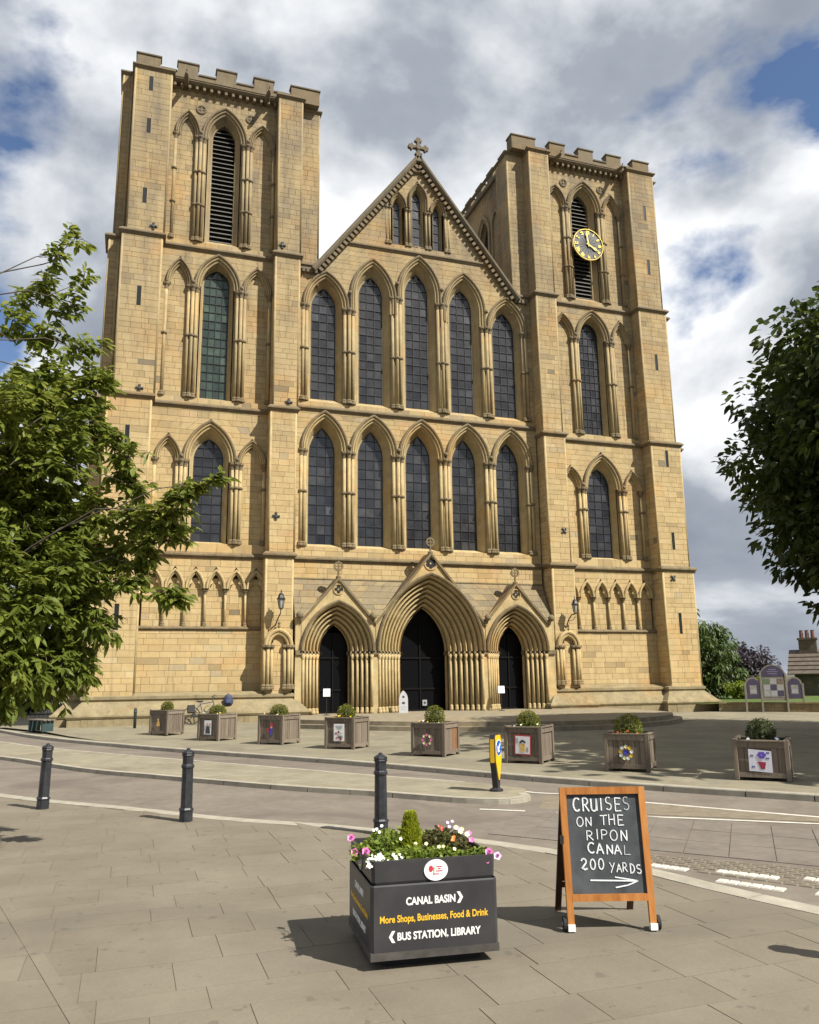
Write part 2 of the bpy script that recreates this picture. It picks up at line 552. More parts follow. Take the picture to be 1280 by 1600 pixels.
def line(name, P, w, z, mat='paint', dash=None):
    A = offset_poly(P, w/2); B = offset_poly(P, -w/2)
    mb = MB(); mb.loft([[(*a, z) for a in A], [(*b, z) for b in B]])
    o = mb.build(name, M[mat], road)
    return o
WA2 = smooth_poly([tuple(p) for p in WA[:-2:4]]+[(-6.62, -23.45), (-6.32, -23.73), (-5.64, -25.0), (-4.31, -27.04), (-2.5, -29.6), (0, -33)])
line('lane_line', offset_poly(WA2, -.10), .09, .006)
line('lane_line', smooth_poly([(-8.04, -24.61), (-7.18, -25.29), (-6.31, -26.02), (-4.63, -27.36), (-3.0, -28.7), (-0.8, -31.0)]), .085, .006)
# paler coarse surface between the two lines
sheet('hatched_strip', [(-7.3, -24.95), (-6.3, -25.8), (-4.63, -27.15), (-2.9, -28.6), (-4.2, -26.98), (-5.6, -24.9), (-6.5, -23.75)], .004, ground_mat('coarse_setts', (.16, .135, .10), (.23, .195, .14), 6, fine=25, bmp=.5), parent=road)

# transverse paving strips across the near lane at the right
stripm = ground_mat('paving_strip', (.145, .125, .106), (.19, .165, .14), 1.5)
d = Vector((-1.48, -1.73)).normalized()      # across the lane
e_ = Vector((-.30, .37)).normalized()        # along the lane
o0 = Vector((-4.05, -28.6))
for i in range(11):
    for jn in range(3):
        a = o0+e_*(.46*i)+d*(.10+jn*.72)
        g = .006
        ln_ = .72
        q = [a+e_*g+d*g, a+e_*(.46-g)+d*g, a+e_*(.46-g)+d*(ln_-g), a+e_*g+d*(ln_-g)]
        z = .007+RND.uniform(-.001, .001)
        V = [(*p, .0) for p in q]+[(*p, z) for p in q]
        mesh_obj('paving_strip', V, [(4, 5, 6, 7), (0, 1, 5, 4), (1, 2, 6, 5), (2, 3, 7, 6), (3, 0, 4, 7)], stripm, road)
# setts of the parking bay by the kerb: white ones mark the bay
settm = ground_mat('sett', (.14, .12, .092), (.19, .165, .125), 8, fine=80, bmp=.5)
sp = MB()
bay_o = Vector((-7.70, -28.05)); u = Vector((.50, -.80)).normalized(); v = Vector((.80, .50)).normalized()
whites = {}
def sett(mb, c, su, sv, z):
    q = [c-u*su/2-v*sv/2, c+u*su/2-v*sv/2, c+u*su/2+v*sv/2, c-u*su/2+v*sv/2]
    c2 = [p.lerp(c, .12) for p in q]
    mb.add([(*p, .0) for p in q]+[(*p, z) for p in c2], [(4, 5, 6, 7), (0, 1, 5, 4), (1, 2, 6, 5), (2, 3, 7, 6), (3, 0, 4, 7)])
WS = []
for (x0, y0, x1, y1, n) in ((-7.90, -28.51, -7.70, -28.84, 4), (-7.47, -28.97, -7.14, -29.42, 6), (-7.71, -29.27, -7.40, -29.78, 6), (-6.93, -29.5, -6.68, -29.9, 5), (-7.24, -29.95, -6.95, -30.4, 5)):
    a, b = Vector((x0, y0)), Vector((x1, y1))
    for i in range(n):
        c = a.lerp(b, (i+.5)/n); WS.append(c)
        mb = MB(); L_ = (b-a).length/n
        sett(mb, c, L_*.86, .125, .011)
        mb.build('white_sett', M['paint'], road)
for i in range(-2, 30):
    for j in range(0, 14):
        c = Vector((-8.02, -28.3))+u*(.13*i+(.065 if j % 2 else 0))+v*(.085*j)
        lim = None
        for a, b in zip(KN[:-1], KN[1:]):
            if min(a.y, b.y) <= c.y <= max(a.y, b.y): lim = a.x+(b.x-a.x)*((c.y-a.y)/(b.y-a.y+1e-9))
        if lim is None or c.x < lim+.06: continue
        if j > 5+i*.35: continue
        if any((c-w).length < .105 for w in WS): continue
        sett(sp, c, .118, .076, .007+RND.uniform(0, .003))
tag(sp.build('setts', settm, road), kind='stuff')

# forecourt with its kerb, gently rising to the left tower
KF = smooth_poly([(-30, 18), (-22.5, 8.2), (-19.4, 3.6), (-17.9, 1.2), (-15.9, -4.2), (-14.19, -7.85), (-11.5, -12.66), (-9.01, -16.5), (-7.77, -18.56), (-6.62, -20.72), (-5.9, -22.05), (-5.3, -23.0), (-4.8, -23.75), (-4.29, -24.5), (-3.25, -25.9), (-1.8, -27.9), (1.5, -32), (6, -37)])
ZF = .10
KFi = offset_poly(KF, -.16)
fc = sheet('forecourt', [tuple(p) for p in KFi]+[(40, -37), (40, 60), (-30, 60)], ZF-.006, M['forecourt'])
kerbs(KF, .16, ZF, fc, .12, .92, -1)
# rise towards the left tower
mb = MB()
rise = [[(-20, -6.5, ZF-.004), (-6.9, -6.5, ZF-.004)], [(-20, -4.2, ZF+.07), (-6.95, -4.2, ZF+.08)], [(-20, -2.4, ZF+.10), (-7.0, -2.4, ZF+.10)], [(-20, 5, ZF+.10), (-7.0, 5, ZF+.10)]]
rise = [[(-13.6, -8.3, ZF-.003), (-7.0, -9.0, ZF-.003)], [(-14.6, -6.2, ZF+.04), (-7.0, -5.4, ZF+.05)], [(-15.6, -3.4, ZF+.07), (-7.0, -3.0, ZF+.09)], [(-18, 2, ZF+.06), (-7.0, .5, ZF+.1)]]
mb.loft(rise)
mb.build('forecourt_rise', M['forecourt'], fc)
# landing and steps in front of the porch
ST = [(-6.95, -1.6), (-6.75, -4.4), (-6.1, -5.55), (-4.35, -7.65), (-2.5, -9.15), (-.7, -10.25), (1.3, -10.9), (3.4, -10.7), (6.3, -9.2), (8.2, -6.5), (8.6, -2.2)]
def outset(P, d):
    c = Vector((.8, -2))
    return [Vector(p)+(Vector(p)-c).normalized()*d for p in P]
steps = []
for nm, z, d_, zb in (('landing', .395, 0, .1), ('step', .245, .34, .05)):
    P = smooth_poly([tuple(p) for p in outset(ST, d_)], .6)
    poly = [tuple(p) for p in P]+[(8.6, 3), (-6.9, 3)]
    n = len(poly)
    V = [(x, y, z) for x, y in poly]+[(x, y, zb-.1) for x, y in poly]
    F = [tuple(range(n))]+[(i, (i+1) % n, n+(i+1) % n, n+i) for i in range(n)]
    o = mesh_obj(nm, V, F, M['step'])
    o['kind'] = 'structure'
# lawn and its retaining wall at the right
lw = [Vector((14.4, -2.05)), Vector((15.6, -3.0)), Vector((17.4, -4.75)), Vector((21, -8.6)), (Vector((26, -14)))]
lw_o = empty('low_wall', (14.4, -2.05, .1), 0, 'low stone retaining wall edging the lawn behind the notice boards', 'wall')
sheet('lawn', [(13.6, -1.9)]+[tuple(p+Vector((.12, .12))) for p in lw]+[(70, -14), (70, 90), (13.6, 90)], .47, M['grass'])
base = lw_o.location.copy()
for cz0, cz1, nm, ins in ((0.0, .20, 'wall_stone', 0), (.2, .37, 'wall_stone', .01), (.375, .45, 'coping_stone', -.05)):
    for a, b in zip(lw[:-1], lw[1:]):
        ln_ = (b-a).length; t = (b-a).normalized(); nrm = Vector((t.y, -t.x))
        x = 0
        while x < ln_-.01:
            w = min(RND.uniform(.5, .9), ln_-x)
            if ln_-x-w < .2: w = ln_-x
            p0 = a+t*(x+.005); p1 = a+t*(x+w-.005)
            q = [p0-nrm*(.22), p1-nrm*.22, p1+nrm*(.0-ins), p0+nrm*(.0-ins)]
            V = [(p.x-base.x, p.y-base.y, cz0+.003) for p in q]+[(p.x-base.x, p.y-base.y, cz1-.003) for p in q]
            mesh_obj(nm, V, [(3, 2, 1, 0), (4, 5, 6, 7), (0, 1, 5, 4), (1, 2, 6, 5), (2, 3, 7, 6), (3, 0, 4, 7)], M['plinth'], lw_o)
            x += w
# ------------------------------------------------------------------ the cathedral
cath = empty('cathedral', (0, 0, 0), 0, 'golden stone cathedral west front with twin battlemented towers and pointed windows', 'cathedral')

def arch_R(w, zs, za):
    h = za-zs
    return (w*w+h*h)/(2*w)
def offs(a, o):
    cx, w, zs, za = a
    R = arch_R(w, zs, za)
    return (cx, w+o, zs, zs+math.sqrt(max((R+o)**2-(R-w)**2, 1e-6)))
def arch_curve(a, y, zb=None, n=9):
    cx, w, zs, za = a
    R = arch_R(w, zs, za)
    A = math.acos(max(-1, min(1, (R-w)/R)))
    right = [(cx-(R-w)+R*math.cos(A*i/n), y, zs+R*math.sin(A*i/n)) for i in range(n+1)]
    left = [(2*cx-x, yy, z) for x, yy, z in right]
    pts = left+right[::-1][1:]
    if zb is not None:
        pts = [(cx-w, y, zb)]+pts+[(cx+w, y, zb)]
    return pts
class ArchHole:
    def __init__(s, a, zb): s.a = a; s.zb = zb; s.c = a[0]
    def span(s, z):
        cx, w, zs, za = s.a
        if z < s.zb or z > za: return None
        if z <= zs: return (cx-w, cx+w)
        R = arch_R(w, zs, za)
        d = math.sqrt(max(R*R-(z-zs)**2, 0))-(R-w)
        return (cx-d, cx+d) if d > 0 else None
class RectHole:
    def __init__(s, x0, x1, z0, z1): s.b = (x0, x1, z0, z1); s.c = (x0+x1)/2
    def span(s, z):
        x0, x1, z0, z1 = s.b
        return (x0, x1) if z0 <= z <= z1 else None

BLOCKS = []          # every ashlar block: (8 vertices, tint)
core = MB()          # the mortar bed behind the blocks
def ashlar(T, u0, u1, z0, z1, holes=(), breaks=(), course=.265, wmin=.34, wmax=.85, grey=0.0):
    f0 = u0 if callable(u0) else (lambda z: u0)
    f1 = u1 if callable(u1) else (lambda z: u1)
    zs = sorted(set([z0, z1]+[b for b in breaks if z0 < b < z1]))
    rows = []
    for a, b in zip(zs[:-1], zs[1:]):
        k = max(1, round((b-a)/course))
        cuts = [a+(b-a)*i/k+(RND.uniform(-.05, .05) if 0 < i < k else 0)*min(1, course/.3) for i in range(k+1)]
        rows += list(zip(cuts[:-1], cuts[1:]))
    for a, b in rows:
        mid = (a+b)/2
        bl = []
        for h in holes:
            sm = h.span(mid)
            if sm is None: continue
            sa = h.span(a+1e-4) or sm
            sb = h.span(b-1e-4) or (h.c, h.c)
            bl.append((sa, sb))
        bl.sort(key=lambda q: q[0][0]+q[1][0])
        cur = (f0(a), f0(b))
        segs = []
        for sa, sb in bl:
            if (sa[0]+sb[0])/2 > (cur[0]+cur[1])/2: segs.append((cur, (max(sa[0], cur[0]), max(sb[0], cur[1]))))
            cur = (max(cur[0], sa[1]), max(cur[1], sb[1]))
        end = (f1(a), f1(b))
        segs.append((cur, end))
        for (la, lb), (ra, rb) in segs:
            w = (ra+rb)/2-(la+lb)/2
            if w < .03 or (ra-la) < -.01 or (rb-lb) < -.01: continue
            core.quad(T(la, -.018, a), T(ra, -.018, a), T(rb, -.018, b), T(lb, -.018, b))
            cuts = [0.0]
            x = RND.uniform(wmin*.5, wmax)
            while x < w-.18:
                cuts.append(x/w); x += RND.uniform(wmin, wmax)
            cuts.append(1.0)
            for p, q in zip(cuts[:-1], cuts[1:]):
                A0, A1 = la+(ra-la)*p, la+(ra-la)*q
                B0, B1 = lb+(rb-lb)*p, lb+(rb-lb)*q
                j = .0025; c = .004
                pr = RND.uniform(0, .006)
                if A1-A0 < .04 and B1-B0 < .04: continue
                def q4(i, d):
                    return [T(A0+i, d, a+i), T(max(A1-i, A0+i), d, a+i), T(max(B1-i, B0+i), d, b-i), T(B0+i, d, b-i)]
                t = min(1, max(0, RND.gauss(.47, .16))) if not grey else RND.choice([.0, .02, .04, .06, .03])
                if RND.random() < .045 and not grey: t = RND.choice([.09, .12, .97, .86])
                BLOCKS.append((q4(j, -.02)+q4(j+c, pr), t))

def front(y, s=1):
    return lambda u, d, z: (s*u, y-d, z)
def sideplane(x, sx, s=1):
    """plane of constant x, u runs along y, outward along sx"""
    return lambda u, d, z: (s*(x+sx*d), u, z)

def sweep_plan(mb, P, prof, s=1):
    """mouldings that follow a plan outline; outward is to the right of travel"""
    n = len(P)
    def off(d):
        out = []
        for i in range(n):
            p = Vector(P[i])
            a = (Vector(P[i])-Vector(P[i-1])).normalized() if i > 0 else None
            b = (Vector(P[i+1])-Vector(P[i])).normalized() if i < n-1 else None
            na = Vector((a.y, -a.x)) if a is not None else None
            nb = Vector((b.y, -b.x)) if b is not None else None
            if na is None: o = nb*d
            elif nb is None: o = na*d
            else:
                mm = (na+nb).normalized()
                o = mm*(d/max(.3, mm.dot(na)))
            out.append(p+o)
        return out
    mb.loft([[(s*p.x, p.y, z) for p in off(d)] for d, z in prof])
    return mb
STR = lambda z, p=.13, h=.2: [(-.01, z-h*.75), (p*.45, z-h*.7), (p*.55, z-h*.4), (p, z-h*.3), (p, z), (-.01, z+h*.55)]

# capital / base / ring / shaft of clustered piers
def cluster(pts, zb, zt, rings=(), r=.085, s=1, caph=.34, wcap=None, par=None, base=True):
    """pts: shaft positions (x,y). One clustered column with its pieces"""
    par = par or cath
    sh = MB()
    for x, y in pts:
        sh.lathe(s*x, y, [(r, zb), (r, zt)], 8)
    o = sh.build('column', M['trim'], par, True)
    def band(name, prof, mat=M['trim']):
        mb = MB()
        for x, y in pts: mb.lathe(s*x, y, [(r*k, z) for k, z in prof], 8)
        mb.build(name, mat, o)
    band('capital', [(1.0, zt-caph), (1.25, zt-caph+.03), (1.05, zt-caph+.06), (1.25, zt-caph*.55), (1.75, zt-.12), (1.9, zt-.1), (1.9, zt-.02), (1.6, zt)], M['string'])
    if base:
        band('column_base', [(1.9, zb-.02), (1.9, zb+.05), (1.55, zb+.09), (1.7, zb+.13), (1.0, zb+.2)], M['string'])
    for z in rings:
        band('shaft_ring', [(1.0, z-.07), (1.6, z-.04), (1.75, z), (1.6, z+.04), (1.0, z+.07)], M['string'])
    return o

PANES = []
def window(a, zb, y, s=1, cols=3, rowh=.45, mat='glass', label=None, single=False):
    """leaded light: panes and bars inside an arched outline a=(cx,w,zs,za)"""
    cx, w, zs, za = a
    hole = ArchHole(a, zb)
    bars = MB()
    fr = MB()
    fr.loft([arch_curve(a, y-.02, zb), arch_curve(offs(a, -.035), y-.02, zb), arch_curve(offs(a, -.035), y+.05, zb)])
    root = fr.mirror(s).build('window', M['lead'], cath)
    if label: root['label'] = label
    rows = max(3, round((za-zb)/rowh))
    zz = [zb+(za-zb)*i/rows for i in range(rows+1)]
    xs = [cx-w+2*w*i/cols for i in range(cols+1)]
    stuff = MB(); ptint = []
    for i in range(rows):
        z0, z1 = zz[i], zz[i+1]
        s0 = hole.span(z0+1e-4) or (cx, cx)
        s1 = hole.span(z1-1e-4) or (cx, cx)
        for k in range(cols):
            a0, a1 = max(xs[k], s0[0]), min(xs[k+1], s0[1])
            b0, b1 = max(xs[k], s1[0]), min(xs[k+1], s1[1])
            if a1 < a0: a0 = a1 = (a0+a1)/2
            if b1 < b0: b0 = b1 = min(max((b0+b1)/2, a0), a1)
            if a1-a0 < .02: continue
            tx, tz = RND.gauss(0, .012), RND.gauss(0, .012)
            def yy(x, z): return y+.01+tx*(x-(a0+a1)/2)+tz*(z-(z0+z1)/2)
            q = [(s*x, yy(x, z), z) for x, z in ((a0, z0), (a1, z0), (b1, z1), (b0, z1))]
            tn = min(1, max(0, RND.gauss(.45, .2)))
            if single: PANES.append((q, root, mat, tn))
            else: stuff.add(q, [(0, 1, 2, 3)]); ptint.append(tn)
        if i: bars.box(s0[0], s0[1], y-.035, y-.005, z0-.009, z0+.009)
    for k in range(1, cols):
        top = za
        for i in range(60):
            z = zs+(za-zs)*i/60
            sp = hole.span(z)
            if sp is None or not (sp[0] <= xs[k] <= sp[1]): top = z; break
        bars.box(xs[k]-.008, xs[k]+.008, y-.03, y-.008, zb, top)
    bars.mirror(s).build('glazing_bars', M['lead'], root)
    if stuff.V: tag(stuff.build('panes', M[mat], root, False, ptint), kind='stuff')
    return root

def arch_orders(cx, hw, zs, za, zleg=None, s=1, depth=.16, scale=1.0, name='arch'):
    """moulded hood and two rolls round an arch; outer outline (cx,hw,zs,za)"""
    k = scale
    o = (cx, hw, zs, za)
    prof = [(0, .02), (0, -.09), (-.03, -.13), (-.085, -.12), (-.10, -.03), (-.115, 0.0), (-.125, -.05), (-.155, -.075), (-.19, -.06), (-.205, 0.01),
            (-.235, .06), (-.245, .03), (-.275, .01), (-.31, .03), (-.325, depth)]
    mb = MB()
    mb.loft([arch_curve(offs(o, d*k), y, zleg) for d, y in prof])
    mb.mirror(s)
    ob = mb.build(name, M['trim'], cath)
    # the weathered label mould on the outside
    lab = MB()
    lab.loft([arch_curve(offs(o, .012), .02, zleg), arch_curve(offs(o, .012), -.10, zleg), arch_curve(offs(o, -.035*k), -.142, zleg), arch_curve(offs(o, -.07*k), -.135, zleg)])
    lab.mirror(s).build('hood_mould', M['string'], ob)
    return offs(o, prof[-1][0]*k)

def bay(cx, hb, zcap, zhood, light=None, s=1, zleg=None, zsill=None, y0=.16, yg=.5, scale=1.0, wl=None, **kw):
    """one arched bay. light=(w,zs,za,zb) glass outline, or None for a blind bay"""
    inner = arch_orders(cx, hb-.03, zcap, zhood, zleg, s, y0, scale)
    if light:
        w, zs, za, zb = light
        sp = MB()
        lc = (cx, w, zs, za)
        sp.loft([arch_curve(inner, y0, zsill), arch_curve(offs(lc, .06), yg-.04, zsill), arch_curve(offs(lc, .06), yg-.01, zsill), arch_curve(offs(lc, -.01), yg, zsill)])
        # sloping sill
        sp.quad((cx-inner[1]-.05, y0-.1, zsill-.02), (cx+inner[1]+.05, y0-.1, zsill-.02), (cx+w+.08, yg+.06, zb+.02), (cx-w-.08, yg+.06, zb+.02))
        sp.mirror(s).build('window_reveal', M['trim'], cath)
        window(lc, zb, yg, s, **kw)
    return inner

# stage levels
S1, S2, S3, ZP = 7.21, 13.90, 21.51, 29.95
S2N = 14.31
STG = [(1.2, S1, 12.60, 14.50, 6.30, 7.53, .86), (S1, S2, 12.52, 14.36, 6.25, 7.45, .79),
       (S2, S3, 12.42, 14.16, 6.19, 7.38, .73), (S3, ZP, 12.36, 14.03, 6.16, 7.35, .69)]
strings = []

def tower(s):
    # ---------------- buttresses with ashlar faces
    for k, (z0, z1, a, d, c, e, p) in enumerate(STG):
        for (x0, x1, inner) in ((c, e, True), (a, d, False)):
            mb = MB()
            mb.box(x0+.02, x1-.02, -p+.02, .3, z0, z1)
            b = mb.mirror(s).build('buttress', M['mortar'], cath)
            holes = []
            if not inner:
                for zz in ({0: [(3.9, 4.95)], 1: [(11.65, 12.5)] if s < 0 else [(8.2, 9.1), (12.6, 13.5)], 2: [(17.98, 18.9)],
                            3: [(28.7, 29.45), (26.5, 27.25), (22.95, 23.7)] if s < 0 else [(26.9, 27.8), (23.6, 24.5)]}[k]):
                    xc = 13.3 if k > 1 else 13.45
                    holes.append(RectHole(xc-.09, xc+.09, *zz))
                    sl = MB()
                    sl.box(xc-.09, xc+.09, -p+.012, -p+.016, *zz)
                    so = sl.mirror(s).build('slit_window', M['slit'], cath)
                    fr = MB()
                    for q in ((xc-.13, xc-.09), (xc+.09, xc+.13)): fr.box(q[0], q[1], -p-.012, -p+.015, zz[0]-.04, zz[1]+.05)
                    fr.mirror(s).build('slit_frame', M['trim'], so)
            ashlar(front(-p, s), x0+.055, x1-.055, z0, z1, holes, [h.b[2] for h in holes]+[h.b[3] for h in holes])
            ashlar(sideplane(x0, -1, s), -p+.055, 0, z0, z1, wmax=.8)
            ashlar(sideplane(x1, 1, s), -p+.055, 0, z0, z1, wmax=.8)
            for xx in (x0+.045, x1-.045):
                MB().lathe(s*xx, -p+.045, [(.062, z0+.14), (.062, z1-.16)], 7).build('corner_shaft', M['trim'], b, True)
            if k == 0:
                for xx in (x0+.045, x1-.045):
                    MB().lathe(s*xx, -p+.045, [(.1, z0), (.1, z0+.08), (.075, z0+.12), (.062, z0+.2)], 7).build('corner_shaft_base', M['string'], b, True)
    # side buttresses: outer side all the way, inner side above the nave
    for k, (z0, z1, a, d, c, e, p) in enumerate(STG):
        o0 = d+.62-.03*k
        mb = MB().box(d-.3, o0-.02, .02, 1.5, z0, z1)
        b = mb.mirror(s).build('side_buttress', M['mortar'], cath)
        ashlar(front(0, s), d, o0-.05, z0, z1, wmin=.3, wmax=.6)
        ashlar(sideplane(o0, 1, s), .05, 1.5, z0, z1)
        ashlar(sideplane(d, 1, s), 1.5, 8.6, z0, z1)
        for xx in (o0-.045, d+.1): MB().lathe(s*xx, .04 if xx > d+.2 else -.03, [(.062, z0+.14), (.062, z1-.16)], 7).build('corner_shaft', M['trim'], b, True)
    # inner side above the nave roof
    ci = STG[3][4]
    mb = MB().box(ci-.98, ci+.2, .02, 1.4, 21.3, ZP)
    b = mb.mirror(s).build('side_buttress', M['mortar'], cath)
    ashlar(front(0, s), ci-.94, ci, 21.3, ZP, wmin=.3, wmax=.6)
    ashlar(sideplane(ci-1.0, -1, s), .05, 1.4, 20.5, ZP)
    MB().lathe(s*(ci-.955), .045, [(.062, 21.9), (.062, ZP-.16)], 7).build('corner_shaft', M['trim'], b, True)
    # inner flank with its own belfry opening
    fx = ci-.45
    ashlar(sideplane(fx, -1, s), 1.4, 7.4, 18.5, ZP, [ArchHole((4.4, .62, 27.2, 28.2), 22.3)], [22.3])
    fl = MB()
    A = lambda a, x, zb: [(x, px, pz) for px, _, pz in arch_curve(a, 0, zb)]
    fl.loft([A((4.4, .95, 27.2, 28.75), fx-.02, 22.0), A((4.4, .95, 27.2, 28.75), fx-.12, 22.0), A((4.4, .8, 27.2, 28.5), fx-.12, 22.0), A((4.4, .62, 27.2, 28.2), fx+.35, 22.0)])
    fl.mirror(s).build('arch', M['trim'], cath)
    MB().box(fx+.34, fx+.36, 3.6, 5.2, 22, 28.4).mirror(s).build('flank_louvre', M['dark'], cath)
    for yy in (2.65, 6.15):
        f2 = MB()
        f2.loft([A((yy, .55, 27.2, 28.2), fx-.02, 22.0), A((yy, .55, 27.2, 28.2), fx-.1, 22.0), A((yy, .42, 27.2, 28.0), fx-.1, 22.0), A((yy, .42, 27.2, 28.0), fx, 22.0)])
        f2.mirror(s).build('arch', M['trim'], cath)
    ashlar(sideplane(fx-.02, -1, s), 7.4, 8.6, 18.5, ZP)
    # body that closes the tower
    MB().box(ci-.05, STG[3][3]-.05, .75, 8.55, .2, 30.0).mirror(s).build('tower_core', M['mortar'], cath)

    # ---------------- belfry, middle and lower stages
    stages = [
        # zsill, zcap, main(cx,hb,zhood,light), blind hoods (x,z), piers, edge, rings, base
        dict(z0=S3, z1=ZP, cx=9.8, zh=29.06, lt=(.53, 27.55, 28.43, 22.2), bh=((11.58, 28.54), (8.08, 28.5)), pier=(10.92, 8.7), edge=12.14, zc=27.32, rings=(25.43, 23.72), zb=21.86),
        dict(z0=S2, z1=S3, cx=9.86, zh=21.3, lt=(.575, 20.0, 20.72, 14.43), bh=((11.64, 20.87), (8.12, 20.88)), pier=(10.98, 8.80), edge=12.22, zc=19.63, rings=(17.18,), zb=14.26),
        dict(z0=S1, z1=S2, cx=9.95, zh=13.25, lt=(.645, 11.55, 12.52, 7.83), bh=((11.80, 12.43), (8.10, 12.44)), pier=(11.16, 8.77), edge=12.34, zc=11.39, rings=(10.22,), zb=7.72)]
    for k, g in enumerate(stages):
        a, e = STG[3-k][2], STG[3-k][5]
        hbm = (g['pier'][0]-g['pier'][1])/2
        cxm = sum(g['pier'])/2
        hol = [ArchHole((cxm, hbm-.03, g['zc'], g['zh']), g['zc'])]
        zsill = g['zb']-.02
        for (bx, bz), (l, r) in zip(g['bh'], ((g['pier'][0], g['edge']), (e-.0, g['pier'][1]))):
            bx = (l+r)/2; hb = (r-l)/2
            hol.append(ArchHole((bx, hb-.03, g['zc'], bz), g['zc']))
            bay(bx, hb, g['zc'], bz, None, s, scale=.72)
            # recessed back of the blind panel
            ashlar(front(.17, s), bx-hb, bx+hb, zsill, bz-.15, wmin=.35, wmax=.7)
        lw, lzs, lza, lzb = g['lt']
        if k == 0:
            inner = arch_orders(cxm, hbm-.03, g['zc'], g['zh'], None, s)
            sp = MB()
            lc = (g['cx'], lw, lzs, lza)
            sp.loft([arch_curve(inner, .16, zsill), arch_curve(offs(lc, .05), .42, zsill), arch_curve(lc, .44, zsill), arch_curve(lc, .75, zsill)])
            sp.quad((cxm-hbm, .05, zsill), (cxm+hbm, .05, zsill), (cxm+lw+.08, .5, lzb), (cxm-lw-.08, .5, lzb))
            sp.mirror(s).build('window_reveal', M['trim'], cath)
            lv = MB().prism([(p[0], p[2]) for p in arch_curve(offs(lc, .02), 0, lzb)], .70, .72).mirror(s).build('louvre_window', M['dark'], cath)
            hole = ArchHole(lc, lzb)
            z = lzb+.06
            while z < lza-.1:
                sp_ = hole.span(z)
                if sp_:
                    sm = MB()
                    V = [(sp_[0], .46, z-.06), (sp_[1], .46, z-.06), (sp_[1], .66, z+.10), (sp_[0], .66, z+.10)]
                    sm.add(V+[(x, y+.01, zz+.035) for x, y, zz in V], [(0, 1, 2, 3), (7, 6, 5, 4), (0, 4, 5, 1), (3, 2, 6, 7), (0, 3, 7, 4), (1, 5, 6, 2)])
                    sm.mirror(s).build('slat', M['louvre'], lv)
                z += .232
        else:
            bay(cxm, hbm, g['zc'], g['zh'], (lw, lzs, lza, lzb), s, zsill=zsill, cols=4 if k == 1 else 3, rowh=.42,
                mat='green_glass' if (k == 1 and s < 0) else 'glass', single=(k == 2),
                label='green tinted leaded window' if (k == 1 and s < 0) else None)
        hol.append(RectHole(e-.02, g['edge'], zsill, g['zc']))
        ashlar(front(0, s), e, a, g['z0']+.1, g['z1'], hol, [zsill, g['zc']])
        # piers and edge shafts
        for px in g['pier']:
            MB().quad((px-.3, .16, zsill), (px+.3, .16, zsill), (px+.3, .16, g['zc']), (px-.3, .16, g['zc'])).mirror(s).build('pier', M['trim'], cath)
            cluster([(px-.17, .06), (px, -.02), (px+.17, .06)], g['zb'], g['zc'], g['rings'], .078, s)
        for px, n in ((g['edge']-.06, 1), (e+.08, -1)):
            cluster([(px, .05)], g['zb'], g['zc'], g['rings'], .085, s)
        # small carved heads where the hood moulds meet
        for px in g['pier']:
            MB().lathe(s*px, -.1, [(.03, g['zc']+.02), (.09, g['zc']+.07), (.1, g['zc']+.15), (.04, g['zc']+.22)], 7).build('label_stop', M['string'], cath, True)
    # roundels between the belfry hoods
    for rx in (10.95, 8.6):
        mb = MB()
        rr = [[(rx+r*math.cos(2*PI*i/14), y, 28.74+r*math.sin(2*PI*i/14)) for i in range(15)] for r, y in ((.235, 0), (.235, -.06), (.17, -.06), (.17, .02))]
        mb.loft(rr)
        mb.box(rx-.17, rx+.17, -.04, 0, 28.71, 28.77); mb.box(rx-.03, rx+.03, -.045, 0, 28.57, 28.91)
        ro = mb.mirror(s).build('roundel', M['string'], cath)
        MB().prism([(rx+.18*math.cos(2*PI*i/14), 28.74+.18*math.sin(2*PI*i/14)) for i in range(14)], -.012, -.016).mirror(s).build('roundel_recess', M['cap'], ro)

    # ---------------- trefoil arcade of the ground stage
    a, e = STG[0][2], STG[0][5]
    xs = [12.6-.1-.855*i for i in range(7)]
    zc, zt, zb = 5.74, 6.58, 4.12
    hol = [RectHole(e-.01, 12.58, zb, zc)]
    for i in range(6):
        cx = (xs[i]+xs[i+1])/2; hw = .855/2
        if cx-hw < e-.3: continue
        o = (cx, hw-.01, zc, zt)
        hol.append(ArchHole(o, zc))
        mb = MB()
        nn = 9
        outer = [arch_curve(offs(o, q), y, None, nn) for q, y in ((0, .02), (0, -.09), (-.04, -.12), (-.09, -.1), (-.10, -.02), (-.13, -.05), (-.16, -.02))]
        ti = offs(o, -.16)
        tre = []
        cu = arch_curve(ti, .0, None, nn)
        for x, y, z in cu:
            f = (z-zc)/(zt-zc)
            pinch = .13*math.exp(-((f-.30)/.10)**2)
            sx = 1 if x >= cx else -1
            tre.append((x-sx*min(pinch, abs(x-cx)), z))
        outer.append([(x, .02, z) for x, z in tre])
        outer.append([(x, .17, z) for x, z in tre])
        mb.loft(outer)
        mb.mirror(s).build('trefoil_arch', M['trim'], cath)
        ashlar(front(.16, s), max(cx-hw, e), min(cx+hw, 12.58), zb, 6.2, wmin=.3, wmax=.6)
    for x in xs[1:6]:
        cluster([(x, .06)], zb, zc, (), .055, s, caph=.26)
    ashlar(front(0, s), e, a, 1.2, S1, hol, [zb, zc])
    mb = MB()
    sweep_plan(mb, [(e, 0), (a, 0)], STR(4.06, .09, .14), s)
    mb.build('string_course', M['string'], cath)

